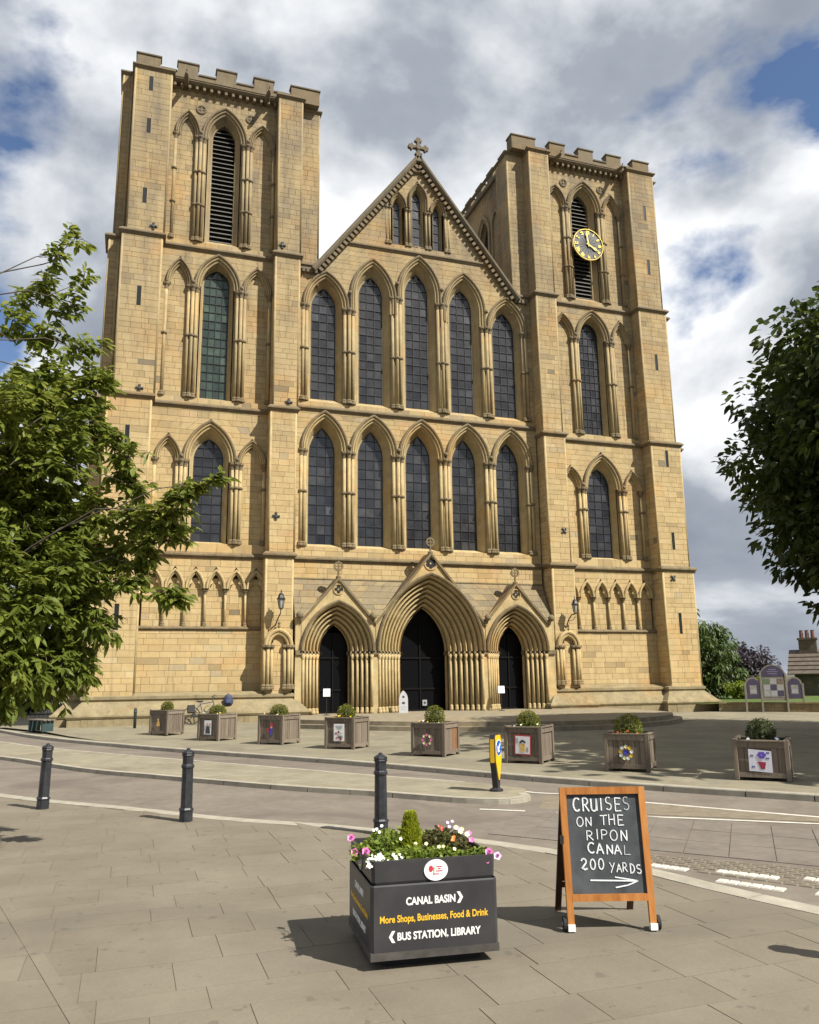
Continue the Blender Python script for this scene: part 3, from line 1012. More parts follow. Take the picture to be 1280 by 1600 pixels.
    # ---------------- string courses that run round the buttresses
    for k, z in ((0, S1), (1, S2), (2, S3)):
        _, _, a, d, c, e, p = STG[k]
        P = [(e, 0), (a, 0), (a, -p), (d, -p), (d, 0), (d+.6, 0), (d+.6, 1.5), (d, 1.5), (d, 8.5)]
        P = [(c, .0), (c, -p), (e, -p)] + P if k < 2 else [(c-.98, 1.4), (c-.98, 0), (c, 0), (c, -p), (e, -p)]+P
        mb = MB()
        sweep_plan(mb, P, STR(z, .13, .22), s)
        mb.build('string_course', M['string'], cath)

    # ---------------- parapet, corbels, merlons
    _, _, a, d, c, e, p = STG[3]
    X0, X1, Y0, Y1 = 5.3, 13.98, -.45, 8.7
    XS = 5.58
    P = [(c-.98, 8.5), (c-.98, 0), (c, 0), (c, -p), (e, -p), (e, -.3), (a, -.3), (a, -p), (d, -p), (d, 0), (d+.52, 0), (d+.52, 1.5), (d, 1.5), (d, 8.6)]
    mb = MB(); sweep_plan(mb, P, STR(ZP, .12, .2), s)
    for q0, q1 in ((c, e), (a, d)):       # weathered tops of the buttresses
        mb.add([(s*q0, -p-.05, ZP+.05), (s*q1, -p-.05, ZP+.05), (s*q1, -.35, ZP+.32), (s*q0, -.35, ZP+.32)], [(0, 1, 2, 3)])
    mb.build('string_course', M['string'], cath)
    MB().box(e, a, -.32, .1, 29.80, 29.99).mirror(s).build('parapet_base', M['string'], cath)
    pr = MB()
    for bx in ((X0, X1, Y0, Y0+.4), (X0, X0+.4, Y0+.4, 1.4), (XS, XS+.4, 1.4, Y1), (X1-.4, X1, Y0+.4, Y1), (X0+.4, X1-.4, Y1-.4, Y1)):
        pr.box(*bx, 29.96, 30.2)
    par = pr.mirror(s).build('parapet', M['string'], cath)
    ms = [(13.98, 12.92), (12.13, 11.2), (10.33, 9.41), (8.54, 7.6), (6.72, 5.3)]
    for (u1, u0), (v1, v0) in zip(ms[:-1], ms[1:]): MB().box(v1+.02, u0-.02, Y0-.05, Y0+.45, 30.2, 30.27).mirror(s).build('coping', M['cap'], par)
    def merlon(x0, x1, y0, y1):
        mo = MB().box(x0, x1, y0, y1, 30.2, 30.72).mirror(s).build('merlon', M['string'], par)
        MB().box(x0-.05, x1+.05, y0-.05, y1+.05, 30.721, 30.82, .02).mirror(s).build('merlon_coping', M['cap'], mo)
    for x1, x0 in ms: merlon(x0, x1, Y0, Y0+.4)
    y = 1.0
    merlon(X0, X0+.4, Y0+.42, .15); merlon(X1-.4, X1, Y0+.42, .15)
    while y < 8:
        merlon(XS, XS+.4, y, y+.82); merlon(X1-.4, X1, y, y+.82)
        y += 1.62
    n = 15
    for i in range(n):
        x = e+.12+(a-e-.24)*i/(n-1)
        MB().box(x-.07, x+.07, -.30, 0, 29.58, 29.82, .02).mirror(s).build('corbel', M['string'], cath)
    for gx in (11.75, 7.9):
        mb = MB().tube([(gx, 0, 29.72), (gx, -.5, 29.76), (gx, -.95, 29.68), (gx, -1.15, 29.7)], [.12, .12, .10, .06], 7)
        go = mb.mirror(s).build('gargoyle', M['cap'], cath, True)
        MB().tube([(gx, -1.05, 29.72), (gx, -1.2, 29.86)], [.05, .02], 5).mirror(s).build('gargoyle_ear', M['cap'], go)

    # ---------------- plinth
    _, _, a, d, c, e, p = STG[0]
    P = [(c-.12, -.05), (c-.12, -p), (e+.1, -p), (e+.1, -.45), (a-.1, -.45), (a-.1, -p), (d, -p), (d, 0), (d+.62, 0), (d+.62, 1.6), (d, 1.6), (d, 8.5)]
    if s < 0: P = [(c-.12, -.05), (c-.12, -p), (d, -p)]+P[7:]
    mb = MB()
    sweep_plan(mb, P, [(-.3, 1.42), (-.02, 1.33), (.10, 1.29), (.10, 1.18), (.04, 1.13), (.03, 1.10), (.16, .98), (.42, .72), (.47, .66), (.56, .62), (.58, .55), (.54, .48), (.50, .45), (.50, -.1)], s)
    mb.build('plinth', M['plinth'], cath)
    # courses of the plinth, proud blocks
    for i in range(len(P)-1):
        (xa, ya), (xb, yb) = P[i], P[i+1]
        if abs(ya-yb) < .01 and xb-xa > .8 and i < 7:
            xc = xa
            while xc < xb:
                w = min(RND.uniform(.7, 1.3), xb-xc+.01)
                if w > .15: MB().box(xc+.004, xc+w-.004, ya-.512-RND.uniform(0, .008), ya-.3, RND.uniform(.0, .01)-.05, .44).mirror(s).build('plinth_stone', M['plinth'], cath)
                xc += w

    # ---------------- niche at the foot of the inner buttress
    cxn = 6.92
    p = STG[0][6]
    o = (cxn, .62, 3.3, 4.02)
    mb = MB()
    mb.loft([arch_curve(offs(o, q), -p+y) for q, y in ((0, .02), (0, -.2), (-.06, -.26), (-.13, -.24), (-.15, -.16), (-.2, -.2), (-.26, -.18), (-.30, -.1))])
    cu = arch_curve(offs(o, -.3), 0)
    tre = []
    for x, y, z in cu:
        f = (z-3.3)/.5
        tre.append((x-(1 if x >= cxn else -1)*min(.09*math.exp(-((f-.3)/.15)**2), abs(x-cxn)), z))
    mb.loft([[(x, -p-.1, z) for x, z in tre], [(x, -p-.005, z) for x, z in tre]])
    mb.mirror(s).build('niche_arch', M['trim'], cath)
    MB().lathe(s*cxn, -p-.2, [(.03, 4.0), (.06, 4.08), (.03, 4.16), (.07, 4.22), (.01, 4.3)], 6).build('niche_finial', M['string'], cath)
    for sx in (-1, 1):
        cluster([(cxn+sx*.28, -p-.1), (cxn+sx*.44, -p-.17), (cxn+sx*.58, -p-.1)], 1.5, 3.32, (), .072, s, caph=.2)
    # iron tie plates
    ties = [(7.05, 21.92, .69), (6.62, 14.2, .73), (7.1, 8.9, .79)]
    ties += [(12.85, 21.87, .69), (13.06, 14.2, .73)] if s < 0 else [(13.2, 6.71, .86)]
    if s > 0: ties = ties[2:]
    for tx, tz, tp in ties:
        mb = MB()
        for k in range(4):
            an = k*PI/2+(PI/4 if s > 0 else 0)
            mb.prism([(tx+.02*math.cos(an+1.57), tz+.02*math.sin(an+1.57)), (tx+.17*math.cos(an-.3), tz+.17*math.sin(an-.3)), (tx+.17*math.cos(an+.3), tz+.17*math.sin(an+.3)), (tx-.03*math.cos(an+1.57)+.05*math.cos(an), tz-.03*math.sin(an+1.57)+.05*math.sin(an))], -tp-.05-.002*k, -tp+.01)
        mb.prism([(tx+.07*math.cos(k*PI/4), tz+.07*math.sin(k*PI/4)) for k in range(8)], -tp-.09, -tp-.01)
        mb.mirror(s).build('tie_plate', M['tie'], cath)

tower(-1)
tower(1)

# ---------------------------------------------------------------- nave front
PX = [-5.95, -3.62, -1.2, 1.2, 3.62, 5.95]
BX = [(a+b)/2 for a, b in zip(PX[:-1], PX[1:])]
HB = [(b-a)/2 for a, b in zip(PX[:-1], PX[1:])]
# upper row
UP = [(19.5, 21.3, 19.55, 20.62, None), (20.3, 22.34, 20.5, 21.56, 19.5), (20.85, 22.88, 20.95, 22.1, 20.45), (20.3, 22.34, 20.5, 21.56, 19.5), (19.5, 21.3, 19.55, 20.62, None)]
hup = []
for i, (zc, zh, lzs, lza, leg) in enumerate(UP):
    bay(BX[i], HB[i], zc, zh, (.595, lzs, lza, 14.92), 1, zleg=leg, zsill=14.62, cols=3, rowh=.44)
    hup.append(ArchHole((BX[i], HB[i]-.03, zc, zh), 19.4))
hup.append(RectHole(-5.95, 5.95, 14.62, 19.5))
# lower row
hlo = []
for i in range(5):
    bay(BX[i], HB[i], 12.3, 14.2, (.615, 12.25, 13.53, 7.95), 1, zsill=7.75, yg=.6, cols=3, rowh=.46, single=True)
    hlo.append(ArchHole((BX[i], HB[i]-.03, 12.3, 14.2), 12.3))
hlo.append(RectHole(-5.95, 5.95, 7.75, 12.3))
for i, x in enumerate(PX):
    zc = 20.45 if i in (2, 3) else 19.5
    x = max(-5.9, min(5.9, x))
    pts = [(x-.2, .06), (x, -.03), (x+.2, .06)] if 0 < i < 5 else [(x+(.03 if i == 0 else -.03), .03), (x+(.2 if i == 0 else -.2), .08)]
    for zt, zb, rg in ((zc, 14.66, (17.25,)), (12.3, 7.78, (10.3,))):
        MB().quad((x-.36, .16, zb-.05), (x+.36, .16, zb-.05), (x+.36, .16, zt), (x-.36, .16, zt)).build('pier', M['trim'], cath)
        cluster(pts, zb, zt, rg, .085)
    if 0 < i < 5:
        for zz in ((20.2 if i in (1, 4) else 21.05), 12.42):
            MB().lathe(x, -.13, [(.03, zz), (.1, zz+.05), (.1, zz+.14), (.03, zz+.2)], 7).build('label_stop', M['string'], cath, True)
ashlar(front(0), -6.2, 6.2, 6.3, S2N, hlo, [7.3, 7.75, 12.3])
gl = lambda z: 5.29*(28.43-z)/6.96
GL = [(0.0, .22, 26.05, 26.62, 23.62, .55, 26.98), (-1.08, .17, 25.45, 25.92, 23.55, .48, 26.26), (1.08, .17, 25.45, 25.92, 23.55, .48, 26.26)]
hga = []
for cx, w, zs, za, zb, hb, zh in GL:
    zc = 26.0 if cx == 0 else 25.45
    bay(cx, hb, zc, zh, (w, zs, za, zb), 1, zsill=zb-.2, yg=.3, scale=.6, zleg=25.45, cols=1, rowh=.5, y0=.12)
    hga.append(ArchHole((cx, hb-.03, zc, zh), zc-.6))
hga.append(RectHole(-1.56, 1.56, 23.35, 25.45))
for x in (-1.6, -.54, .54, 1.6):
    MB().quad((x-.16, .12, 23.3), (x+.16, .12, 23.3), (x+.16, .12, 25.45), (x-.16, .12, 25.45)).build('pier', M['trim'], cath)
    cluster([(x-.09, .03), (x+.09, .03)], 23.35, 25.45, (), .06, 1, caph=.24)
ashlar(front(0), -6.2, 6.2, S2N, 21.3, hup, [14.62, 19.5])
ashlar(front(0), lambda z: -gl(z), lambda z: gl(z), 21.3, 28.2, hup+hga, [23.1, 23.35, 25.45])
# solid behind the nave front
MB().box(-6.2, 6.2, .72, 4, 5.8, 21.3).build('nave_core', M['mortar'], cath)
MB().prism([(-5.3, 21.2), (5.3, 21.2), (0, 28.2)], .74, 1.2).build('gable_core', M['mortar'], cath)
MB().prism([(-6.0, 21.2), (6.0, 21.2), (0, 25.4)], 1.2, 30).build('nave_roof', plain('lead_roof', (.18, .19, .2), .6), cath)
for hw_, zz, pp in ((6.2, S2N, .13), (6.25, S1, .13), (gl(23.0)-.05, 23.03, .12)):
    mb = MB(); sweep_plan(mb, [(-hw_, 0), (hw_, 0)], STR(zz, pp, .22)); mb.build('string_course', M['string'], cath)
# gable coping, corbels, cross
for s in (-1, 1):
    mb = MB()
    dx, dz = 5.29, -6.96
    ln = math.hypot(dx, dz); ux, uz = dx/ln, dz/ln; nx, nz = -uz, ux
    prof = [(-.12, .0), (-.10, -.28), (.0, -.36), (.10, -.36), (.15, -.3), (.15, .9)]
    def at(t, o, y): return (ux*t+nx*o, y, 28.33+uz*t+nz*o)
    mb.loft([[at(t, o, y) for t in (0.09*o, ln+.25)] for o, y in prof])
    e0 = [at(ln+.25, o, y) for o, y in prof]
    mb.add(e0, [tuple(range(len(e0)))])
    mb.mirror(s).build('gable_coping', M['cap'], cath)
    n = 30
    for i in range(n):
        t = .45+(ln-.5)*i/(n-1)
        cb = MB()
        q = [at(t+du, o, 0) for du, o in ((-.075, -.34), (.075, -.34), (.075, -.12), (-.075, -.12))]
        cb.prism([(p[0], p[2]) for p in q], -.24, .0)
        cb.mirror(s).build('corbel', M['string'], cath)
    # stump of parapet where gable meets tower
    MB().box(5.05, 6.15, -.06, .6, 21.25, 21.6).mirror(s).build('parapet_end', M['string'], cath)
    MB().box(4.6, 6.1, .5, .9, 21.4, 22.15).mirror(s).build('parapet_wall', M['string'], cath)
    for i in range(4):
        MB().box(5.25+.2*i, 5.38+.2*i, -.2, 0, 21.05, 21.25).mirror(s).build('corbel', M['cap'], cath)
cr = MB()
for k in range(4):
    an = k*PI/2
    c, s_ = math.cos(an), math.sin(an)
    pts = [(.06, -.07), (.30, -.075), (.33, -.17), (.40, -.2), (.44, -.11), (.53, -.1), (.56, 0), (.53, .1), (.44, .11), (.40, .2), (.33, .17), (.30, .075), (.06, .07)]
    cr.prism([(x*c-y*s_, 28.93+x*s_+y*c) for x, y in pts], -.28-.002*k, -.1)
cro = cr.build('gable_cross', M['cap'], cath)
MB().prism([(.14*math.cos(k*PI/5), 28.93+.14*math.sin(k*PI/5)) for k in range(10)], -.32, -.08).build('cross_boss', M['cap'], cro)
MB().box(-.16, .16, -.36, .0, 28.05, 28.45, .03).build('cross_base', M['cap'], cro)
for i in range(6):
    MB().lathe(RND.uniform(-.25, .25), -.05, [(.02, 27.5), (.12, 27.55+i*.02), (.03, 27.72+i*.02)], 6).build('carved_boss', M['string'], cath)

# ---------------------------------------------------------------- porch
YP = -1.0
def portal(cx, wi, yi, zai, wo, zao, n):
    zs = 3.06
    # orders of the arch: each a roll with a hollow beside it
    cur = []
    leg = []
    for i in range(n):
        f0 = i/n; f1 = (i+1)/n
        for g, dy in ((0.0, 0), (.12, -.05), (.30, -.085), (.48, -.05), (.56, .04), (.66, .15), (.86, .17)):
            f = f0+(f1-f0)*g
            w = wo+(wi-wo)*f; za = zao+(zai-zao)*f; y = YP+.02+(yi-YP)*f+dy
            cur.append(((cx, w, zs, za), y))
    cur.append(((cx, wi, zs, zai), yi)); cur.append(((cx, wi, zs, zai), yi+.25))
    mb = MB()
    mb.loft([arch_curve(a, y, None, 14) for a, y in cur])
    arch = mb.build('portal_arch', M['trim'], cath)
    hd = MB()
    o = (cx, wo, zs, zao)
    hd.loft([arch_curve(offs(o, q), y, None, 14) for q, y in ((.10, YP+.02), (.10, YP-.10), (.05, YP-.15), (-.02, YP-.12), (-.03, YP+.02))])
    hd.build('hood_mould', M['string'], arch)
    # jambs: stepped, with a shaft at each order
    for sd in (-1, 1):
        P = []
        for i in range(n):
            f0 = i/n; f1 = (i+1)/n
            w0 = wo+(wi-wo)*f0; w1 = wo+(wi-wo)*f1
            y0 = YP+.06+(yi-YP)*f0; y1 = YP+.06+(yi-YP)*f1
            P += [(cx+sd*w0, y0+.03), (cx+sd*(w0*.6+w1*.4), y0+.05), (cx+sd*(w0*.55+w1*.45), y1+.14), (cx+sd*(w0*.1+w1*.9), y1+.12)]
        P += [(cx+sd*wi, yi), (cx+sd*wi, yi+.25)]
        jb = MB().loft([[(x, y, z) for x, y in P] for z in (.36, 3.0)])
        jo = jb.build('jamb', M['trim'], cath)
        for i in range(n):
            f = (i+.25)/n
            x = cx+sd*(wo+(wi-wo)*f); y = YP+.03+(yi-YP)*(i/n)
            sh = MB().lathe(x, y, [(.062, .5), (.062, 2.95)], 8).build('jamb_shaft', M['trim'], jo, True)
            MB().lathe(x, y, [(.105, .38), (.105, .5), (.08, .55), (.09, .6), (.062, .66)], 8).build('shaft_base', M['trim'], jo, True)
            MB().lathe(x, y, [(.063, 2.7), (.078, 2.72), (.066, 2.76), (.115, 2.9)], 8).build('shaft_capital', M['trim'], jo, True)
        # abacus following the jamb
        ab = MB()
        inn = [(x-sd*.09, y-.09) for x, y in P]
        ab.loft([[(x, y, 2.88) for x, y in P], [(x, y, 2.92) for x, y in inn], [(x, y, 3.0) for x, y in inn], [(x+sd*.03, y+.03, 3.07) for x, y in inn], [(x, y, 3.08) for x, y in P]])
        ab.build('abacus', M['string'], jo)
    return o

def porch_gable(cx, o, foot_w, foot_z, apex):
    n = 14
    oc = offs(o, .08)
    ac = arch_curve(oc, YP, None, n)
    def out(x, y, z, k):
        # matching point on gable outline
        i = k if k <= n else 2*n-k
        f = i/n
        sd = -1 if k <= n else 1
        zv = foot_z-3.06; sl = math.hypot(foot_w, apex-foot_z); tot = zv+sl
        dd = f*tot
        if dd < zv: return (cx+sd*foot_w, YP, 3.06+dd)
        q = (dd-zv)/sl
        return (cx+sd*foot_w*(1-q), YP, foot_z+(apex-foot_z)*q)
    gc = [out(*p, k) for k, p in enumerate(ac)]
    mb = MB()
    mb.loft([ac, gc])
    g = mb.build('porch_gable', M['trim'], cath)
    cp = MB()
    for sd in (-1, 1):
        a = (cx+sd*(foot_w+.04), foot_z-.12); b = (cx, apex+.05)
        lx, lz = b[0]-a[0], b[1]-a[1]; l = math.hypot(lx, lz); px, pz = -lz/l*sd*-1, lx/l*sd*-1
        poly = [(a[0], a[1]), (b[0], b[1]), (b[0], b[1]-.14), (a[0], a[1]-.14)]
        cp.prism(poly, YP-.09-.004*(sd > 0), YP+.25)
        # roof slope running back to the wall
        cp.quad((a[0], YP+.2, a[1]-.02), (b[0], YP+.2, b[1]-.02), (b[0], .0, b[1]-.02), (a[0], .0, a[1]-.02))
    cp.build('gable_coping', M['string'], g)
    return g

def quatrefoil(cx, cz, r, y, par, lobes=4):
    mb = MB()
    for k in range(lobes):
        an = 2*PI*k/lobes+PI/2
        mx, mz = cx+r*.55*math.cos(an), cz+r*.55*math.sin(an)
        mb.prism([(mx+r*.4*math.cos(2*PI*i/9), mz+r*.4*math.sin(2*PI*i/9)) for i in range(9)], y-.004-.0015*k, y+.02)
    mb.build('quatrefoil_shade', M['dark'], par)  # dark lobes lie on the face; recess shade is put into their colour
    ring = MB()
    ring.loft([[(cx+rr*math.cos(2*PI*i/16), yy, cz+rr*math.sin(2*PI*i/16)) for i in range(17)] for rr, yy in ((r*1.22, y+.02), (r*1.22, y-.04), (r*1.08, y-.045), (r*1.06, y+.01))])
    ring.build('quatrefoil_rim', M['trim'], par)

def finial(cx, zb, h, y, par):
    mb = MB()
    mb.lathe(cx, y, [(.12, zb-.1), (.12, zb+.02), (.05, zb+.08), (.04, zb+h*.45)], 7)
    zc = zb+h*.72; r = h*.27
    ring = [[(cx+(r+q*.035)*math.cos(2*PI*i/14), y+yy, zc+(r+q*.035)*math.sin(2*PI*i/14)) for i in range(15)] for q, yy in ((1, -.04), (1, .04), (-1, .04), (-1, -.04), (1, -.04))]
    mb.loft(ring)
    mb.box(cx-.03, cx+.03, y-.03, y+.03, zc-r, zc+r+.06); mb.box(cx-r-.05, cx+r+.05, y-.032, y+.032, zc-.03, zc+.03)
    mb.build('finial', M['string'], par)

for cx, wi, yi, zai, wo, zao, n, fw, fz, ap in ((-4.33, .67, -.3, 4.23, 1.56, 5.17, 5, 1.62, 4.5, 6.22), (0, 1.13, .15, 5.08, 2.5, 6.5, 7, 2.62, 4.42, 7.48), (4.25, .67, -.3, 4.23, 1.52, 5.12, 5, 1.6, 4.5, 6.18)):
    o = portal(cx, wi, yi, zai, wo, zao, n)
    g = porch_gable(cx, o, fw, fz, ap)
    quatrefoil(cx, (zao+ap)/2+.03, .2 if cx else .27, YP, g, 4 if cx else 6)
    finial(cx, ap+.05, .66, YP+.02, g)
# fill walls at the ends of the porch and noses between the portals
for x0, x1 in ((-6.2, -5.88), (-2.8, -2.49), (2.49, 2.74), (5.76, 6.2)):
    MB().box(x0, x1, YP+.03, .2, .3, 3.0).build('porch_pier', M['trim'], cath)
    MB().box(x0, x1, YP+.03, .2, 3.08, 4.5).build('porch_spandrel', M['trim'], cath)
    MB().box(x0, x1, YP-.06, .2, 2.9, 3.09).build('abacus', M['string'], cath)
# sloping stone roof behind the gables
hx = lambda u, d, z: (u, -.85+(z-4.4)/1.87*.85-d*.9, z+d*.4)
ashlar(hx, -6.2, 6.2, 4.35, 6.25, [ArchHole((-4.33, 1.58, 3.06, 5.2), 3), ArchHole((0, 2.52, 3.06, 6.52), 3), ArchHole((4.25, 1.54, 3.06, 5.15), 3)], (), .27, .4, .8, 1.0)
mb = MB(); sweep_plan(mb, [(-6.2, 0), (6.2, 0)], STR(6.29, .04, .1)); mb.build('string_course', M['string'], cath)
# small carved heads where gables meet
for x in (-6.05, -2.78, 2.72, 6.0):
    MB().lathe(x, YP-.12, [(.05, 4.42), (.15, 4.48), (.16, 4.62), (.06, 4.74)], 8).build('carved_head', M['string'], cath, True)
# lobby behind the portals: dark, with glazed doors
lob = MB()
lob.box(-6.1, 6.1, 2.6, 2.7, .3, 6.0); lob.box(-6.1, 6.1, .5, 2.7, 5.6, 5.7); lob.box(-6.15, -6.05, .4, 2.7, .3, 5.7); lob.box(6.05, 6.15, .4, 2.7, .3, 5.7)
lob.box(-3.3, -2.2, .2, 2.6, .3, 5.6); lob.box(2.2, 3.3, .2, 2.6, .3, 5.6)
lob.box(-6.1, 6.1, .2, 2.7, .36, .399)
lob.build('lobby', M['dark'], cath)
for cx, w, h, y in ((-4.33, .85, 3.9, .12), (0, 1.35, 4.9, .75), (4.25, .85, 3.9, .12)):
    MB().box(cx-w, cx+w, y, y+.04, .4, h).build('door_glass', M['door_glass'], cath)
    d = MB()
    for x in (-w, -w*.02, w-.06): d.box(cx+x, cx+x+.06, y-.06, y-.001, .4, h)
    for z in (.4, 2.75, 1.35): d.box(cx-w+.06, cx+w-.06, y-.055, y-.001, z, z+.08)
    d.build('door_frame', plain('door_frame_%d' % int(cx), (.006, .006, .006), .6, spec=.1), cath)
# wall round the porch below the string course
# ---------------------------------------------------------------- clock on the right tower
ck = (9.83, 25.08); cr_ = .93; cy = -.22
rim = MB()
rim.loft([[(ck[0]+r*math.cos(2*PI*i/40), y, ck[1]+r*math.sin(2*PI*i/40)) for i in range(41)] for r, y in ((cr_, cy+.06), (cr_, cy-.03), (cr_-.035, cy-.03), (cr_-.035, cy+.06))])
gold = plain('gold_leaf', (.50, .39, .07), .42, .15, 6, .3)
blk = plain('clock_black', (.012, .012, .016), .5)
clk = rim.build('clock_rim', gold, cath)
MB().prism([(ck[0]+(cr_-.05)*math.cos(2*PI*i/40), ck[1]+(cr_-.05)*math.sin(2*PI*i/40)) for i in range(40)], cy+.02, cy+.05).build('clock_face', blk, clk)
ROM = [3, 1, 2, 3, 2, 1, 2, 3, 4, 2, 1, 2]
for hnum in range(12):
    an = PI/2-hnum*PI/6
    strokes = {0: ['X', 'I', 'I'], 1: ['I'], 2: ['I', 'I'], 3: ['I', 'I', 'I'], 4: ['I', 'V'], 5: ['V'], 6: ['V', 'I'], 7: ['V', 'I', 'I'], 8: ['V', 'I', 'I', 'I'], 9: ['I', 'X'], 10: ['X'], 11: ['X', 'I']}[hnum]
    ws = {'I': .055, 'V': .10, 'X': .11}
    tot = sum(ws[q] for q in strokes)
    x = -tot/2
    mb = MB()
    rx, rz = math.cos(an), math.sin(an)
    tx, tz = rz, -rx
    def pt(t, r): return (ck[0]+rx*r+tx*t, ck[1]+rz*r+tz*t)
    r0, r1 = .62, .83
    def bar(t0, t1, w=.02): mb.prism([pt(t0-w, r0), pt(t0+w, r0), pt(t1+w, r1), pt(t1-w, r1)], cy-.01, cy+.02)
    for q in strokes:
        c = x+ws[q]/2
        if q == 'I': bar(c, c)
        elif q == 'V': bar(c, c-.035); bar(c, c+.035)
        else: bar(c-.035, c+.035); bar(c+.035, c-.035)
        x += ws[q]
    mb.build('numeral', gold, clk)
for name, ang, ln, w, yy in (('minute_hand', PI/2+.16, .80, .045, -.06), ('hour_hand', PI/2-2*PI/3+.02, .62, .06, -.045)):
    c, s_ = math.cos(ang), math.sin(ang)
    poly = [(-.12, -w*.7), (ln*.6, -w*.6), (ln*.68, -w*1.5), (ln, 0), (ln*.68, w*1.5), (ln*.6, w*.6), (-.12, w*.7)]
    MB().prism([(ck[0]+x*c-y*s_, ck[1]+x*s_+y*c) for x, y in poly], cy+yy, cy+yy+.012).build(name, gold, clk)
sk = MB()
for k in range(8):
    an = k*PI/8
    sk.tube([(ck[0]-.5*math.cos(an), cy-.005, ck[1]-.5*math.sin(an)), (ck[0]+.5*math.cos(an), cy-.005, ck[1]+.5*math.sin(an))], .008, 4)
sk.build('dial_skeleton', plain('dial_bars', (.05, .055, .08), .5), clk)

# ---------------------------------------------------------------- turn the gathered courses into objects
def proj(p):
    d = Vector(p)-CAM
    w = d.dot(CF)
    return (d.dot(CR)/w*1280, d.dot(CU)/w*1280)
def area(q):
    P = [proj(p) for p in q]
    return abs(sum(P[i][0]*P[(i+1) % 4][1]-P[(i+1) % 4][0]*P[i][1] for i in range(4)))/2
core.build('wall', M['mortar'], cath)
BF = [(4, 5, 6, 7), (0, 1, 5, 4), (1, 2, 6, 5), (2, 3, 7, 6), (3, 0, 4, 7)]
vis = sorted(range(len(BLOCKS)), key=lambda i: -area(BLOCKS[i][0][4:]) if (BLOCKS[i][0][4][1] < .3 and 1.3 < BLOCKS[i][0][4][2] < 15 and abs(BLOCKS[i][0][4][1]-BLOCKS[i][0][5][1]) < .03) else 0)
single = set(vis[:300])
rest = MB(); rt = []
for i, (q, t) in enumerate(BLOCKS):
    if i in single: mesh_obj('stone_block', q, BF, M['ashlar'], cath, False, [t]*5)
    else: rest.add(q, BF); rt += [t]*5
tag(rest.build('ashlar', M['ashlar'], cath, False, rt), kind='stuff')
for q, root, mat, tn in PANES:
    mesh_obj('pane', q, [(0, 1, 2, 3)], M[mat], root, False, [tn])
print('blocks', len(BLOCKS), 'panes', len(PANES))
# ------------------------------------------------------------------ bollards
boll_m = plain('bollard_paint', (.016, .018, .022), .42, .35, 14, bmp=.15, hi=(.032, .034, .04))
def make_bollard(x, y, label, h=.93, rz=.2, lean=0.0):
    o = empty('bollard', (x, y, ZN), rz, label, 'bollard', 'black bollards along the near kerb')
    o.rotation_euler = (lean, lean*.6, rz)
    def oc(prof, name): return MB().lathe(0, 0, [(r, z*h/.93) for r, z in prof], 8, PI/8).build(name, boll_m, o)
    oc([(.088, -.02), (.088, .13), (.082, .15)], 'base')
    oc([(.096, .14), (.098, .155), (.086, .175)], 'base_ring')
    oc([(.079, .165), (.073, .70)], 'shaft')
    oc([(.083, .685), (.087, .70), (.085, .722), (.074, .735)], 'collar')
    oc([(.071, .73), (.073, .85)], 'neck')
    oc([(.076, .835), (.085, .85), (.08, .865), (.086, .878), (.082, .892), (.05, .915), (.028, .92), (.026, .935), (.01, .945)], 'cap')
    return o
make_bollard(-13.99, -22.24, 'black octagonal bollard leaning slightly, nearest the leafy tree', .92, .3, .02)
make_bollard(-12.08, -24.21, 'black octagonal bollard standing alone between leaning bollard and flower box', .92, .1, -.004)
make_bollard(-9.95, -26.06, 'black octagonal bollard rising behind the black flower box', .92, -.1, 0)
make_bollard(-8.16, -31.78, 'unseen black bollard added past the right edge for the shadow it casts', .92, 0, 0)  # added post out of frame; only its cast shadow reaches the pavement
thin = empty('marker_post', (-12.55, -3.15, ZF+.07), 0, 'slim dark green post beside the cathedral plinth', 'post')
MB().lathe(0, 0, [(.055, -.05), (.055, .70), (.04, .73), (.02, .745)], 8).build('post', plain('green_post', (.015, .028, .024), .5), thin, True)
MB().lathe(0, 0, [(.066, .56), (.068, .58), (.066, .62)], 8).build('collar', plain('green_collar', (.02, .035, .03), .5), thin, True)

# ------------------------------------------------------------------ keep-left bollard on the island
kl = empty('traffic_bollard', (-7.22, -23.5, ZI), math.atan2(-.60, .80)*1.0, 'yellow keep left traffic bollard with blue arrow disc on the island tip', 'traffic bollard')
kl.rotation_euler = (0, 0, math.atan2(.72, .69))
yel = plain('yellow_plastic', (.72, .43, .01), .4, .08)
blkp = plain('black_rubber', (.02, .02, .022), .6)
w = .145
body = [(-.045, .0), (.045, .0), (.07, .16), (.10, .30), (w, .46), (w, .80), (.11, .87), (-.11, .87), (-w, .80), (-w, .46), (-.10, .30), (-.07, .16)]
MB().prism(body, .0, .09).build('body', blkp, kl)
fr = [(-.02, .17), (.02, .17), (w-.015, .46), (w-.015, .80), (.10, .858), (-.10, .858), (-w+.015, .80), (-w+.015, .46)]
MB().prism(fr, -.012, .0).build('front_panel', yel, kl)
MB().prism([(x*.96, z) for x, z in fr], .09, .10).build('back_panel', yel, kl)
sidep = MB().box(-w-.006, -w, .012, .078, .44, .80); sidep.build('side_strip', yel, kl)
MB().lathe(0, .045, [(.11, -.0), (.11, .025), (.06, .05), (.05, .09)], 12).build('foot', blkp, kl)
blue = plain('sign_blue', (.01, .09, .42), .35, .05)
wht = plain('sign_white', (.78, .78, .76), .4, .04)
def disc(cx, cz, r, y0, y1, n=24): return MB().prism([(cx+r*math.cos(2*PI*i/n), cz+r*math.sin(2*PI*i/n)) for i in range(n)], y0, y1)
sg = disc(0, .66, .128, -.016, -.012).build('sign_rim', wht, kl)
disc(0, .66, .117, -.019, -.016).build('sign_disc', blue, sg)
ar = MB()
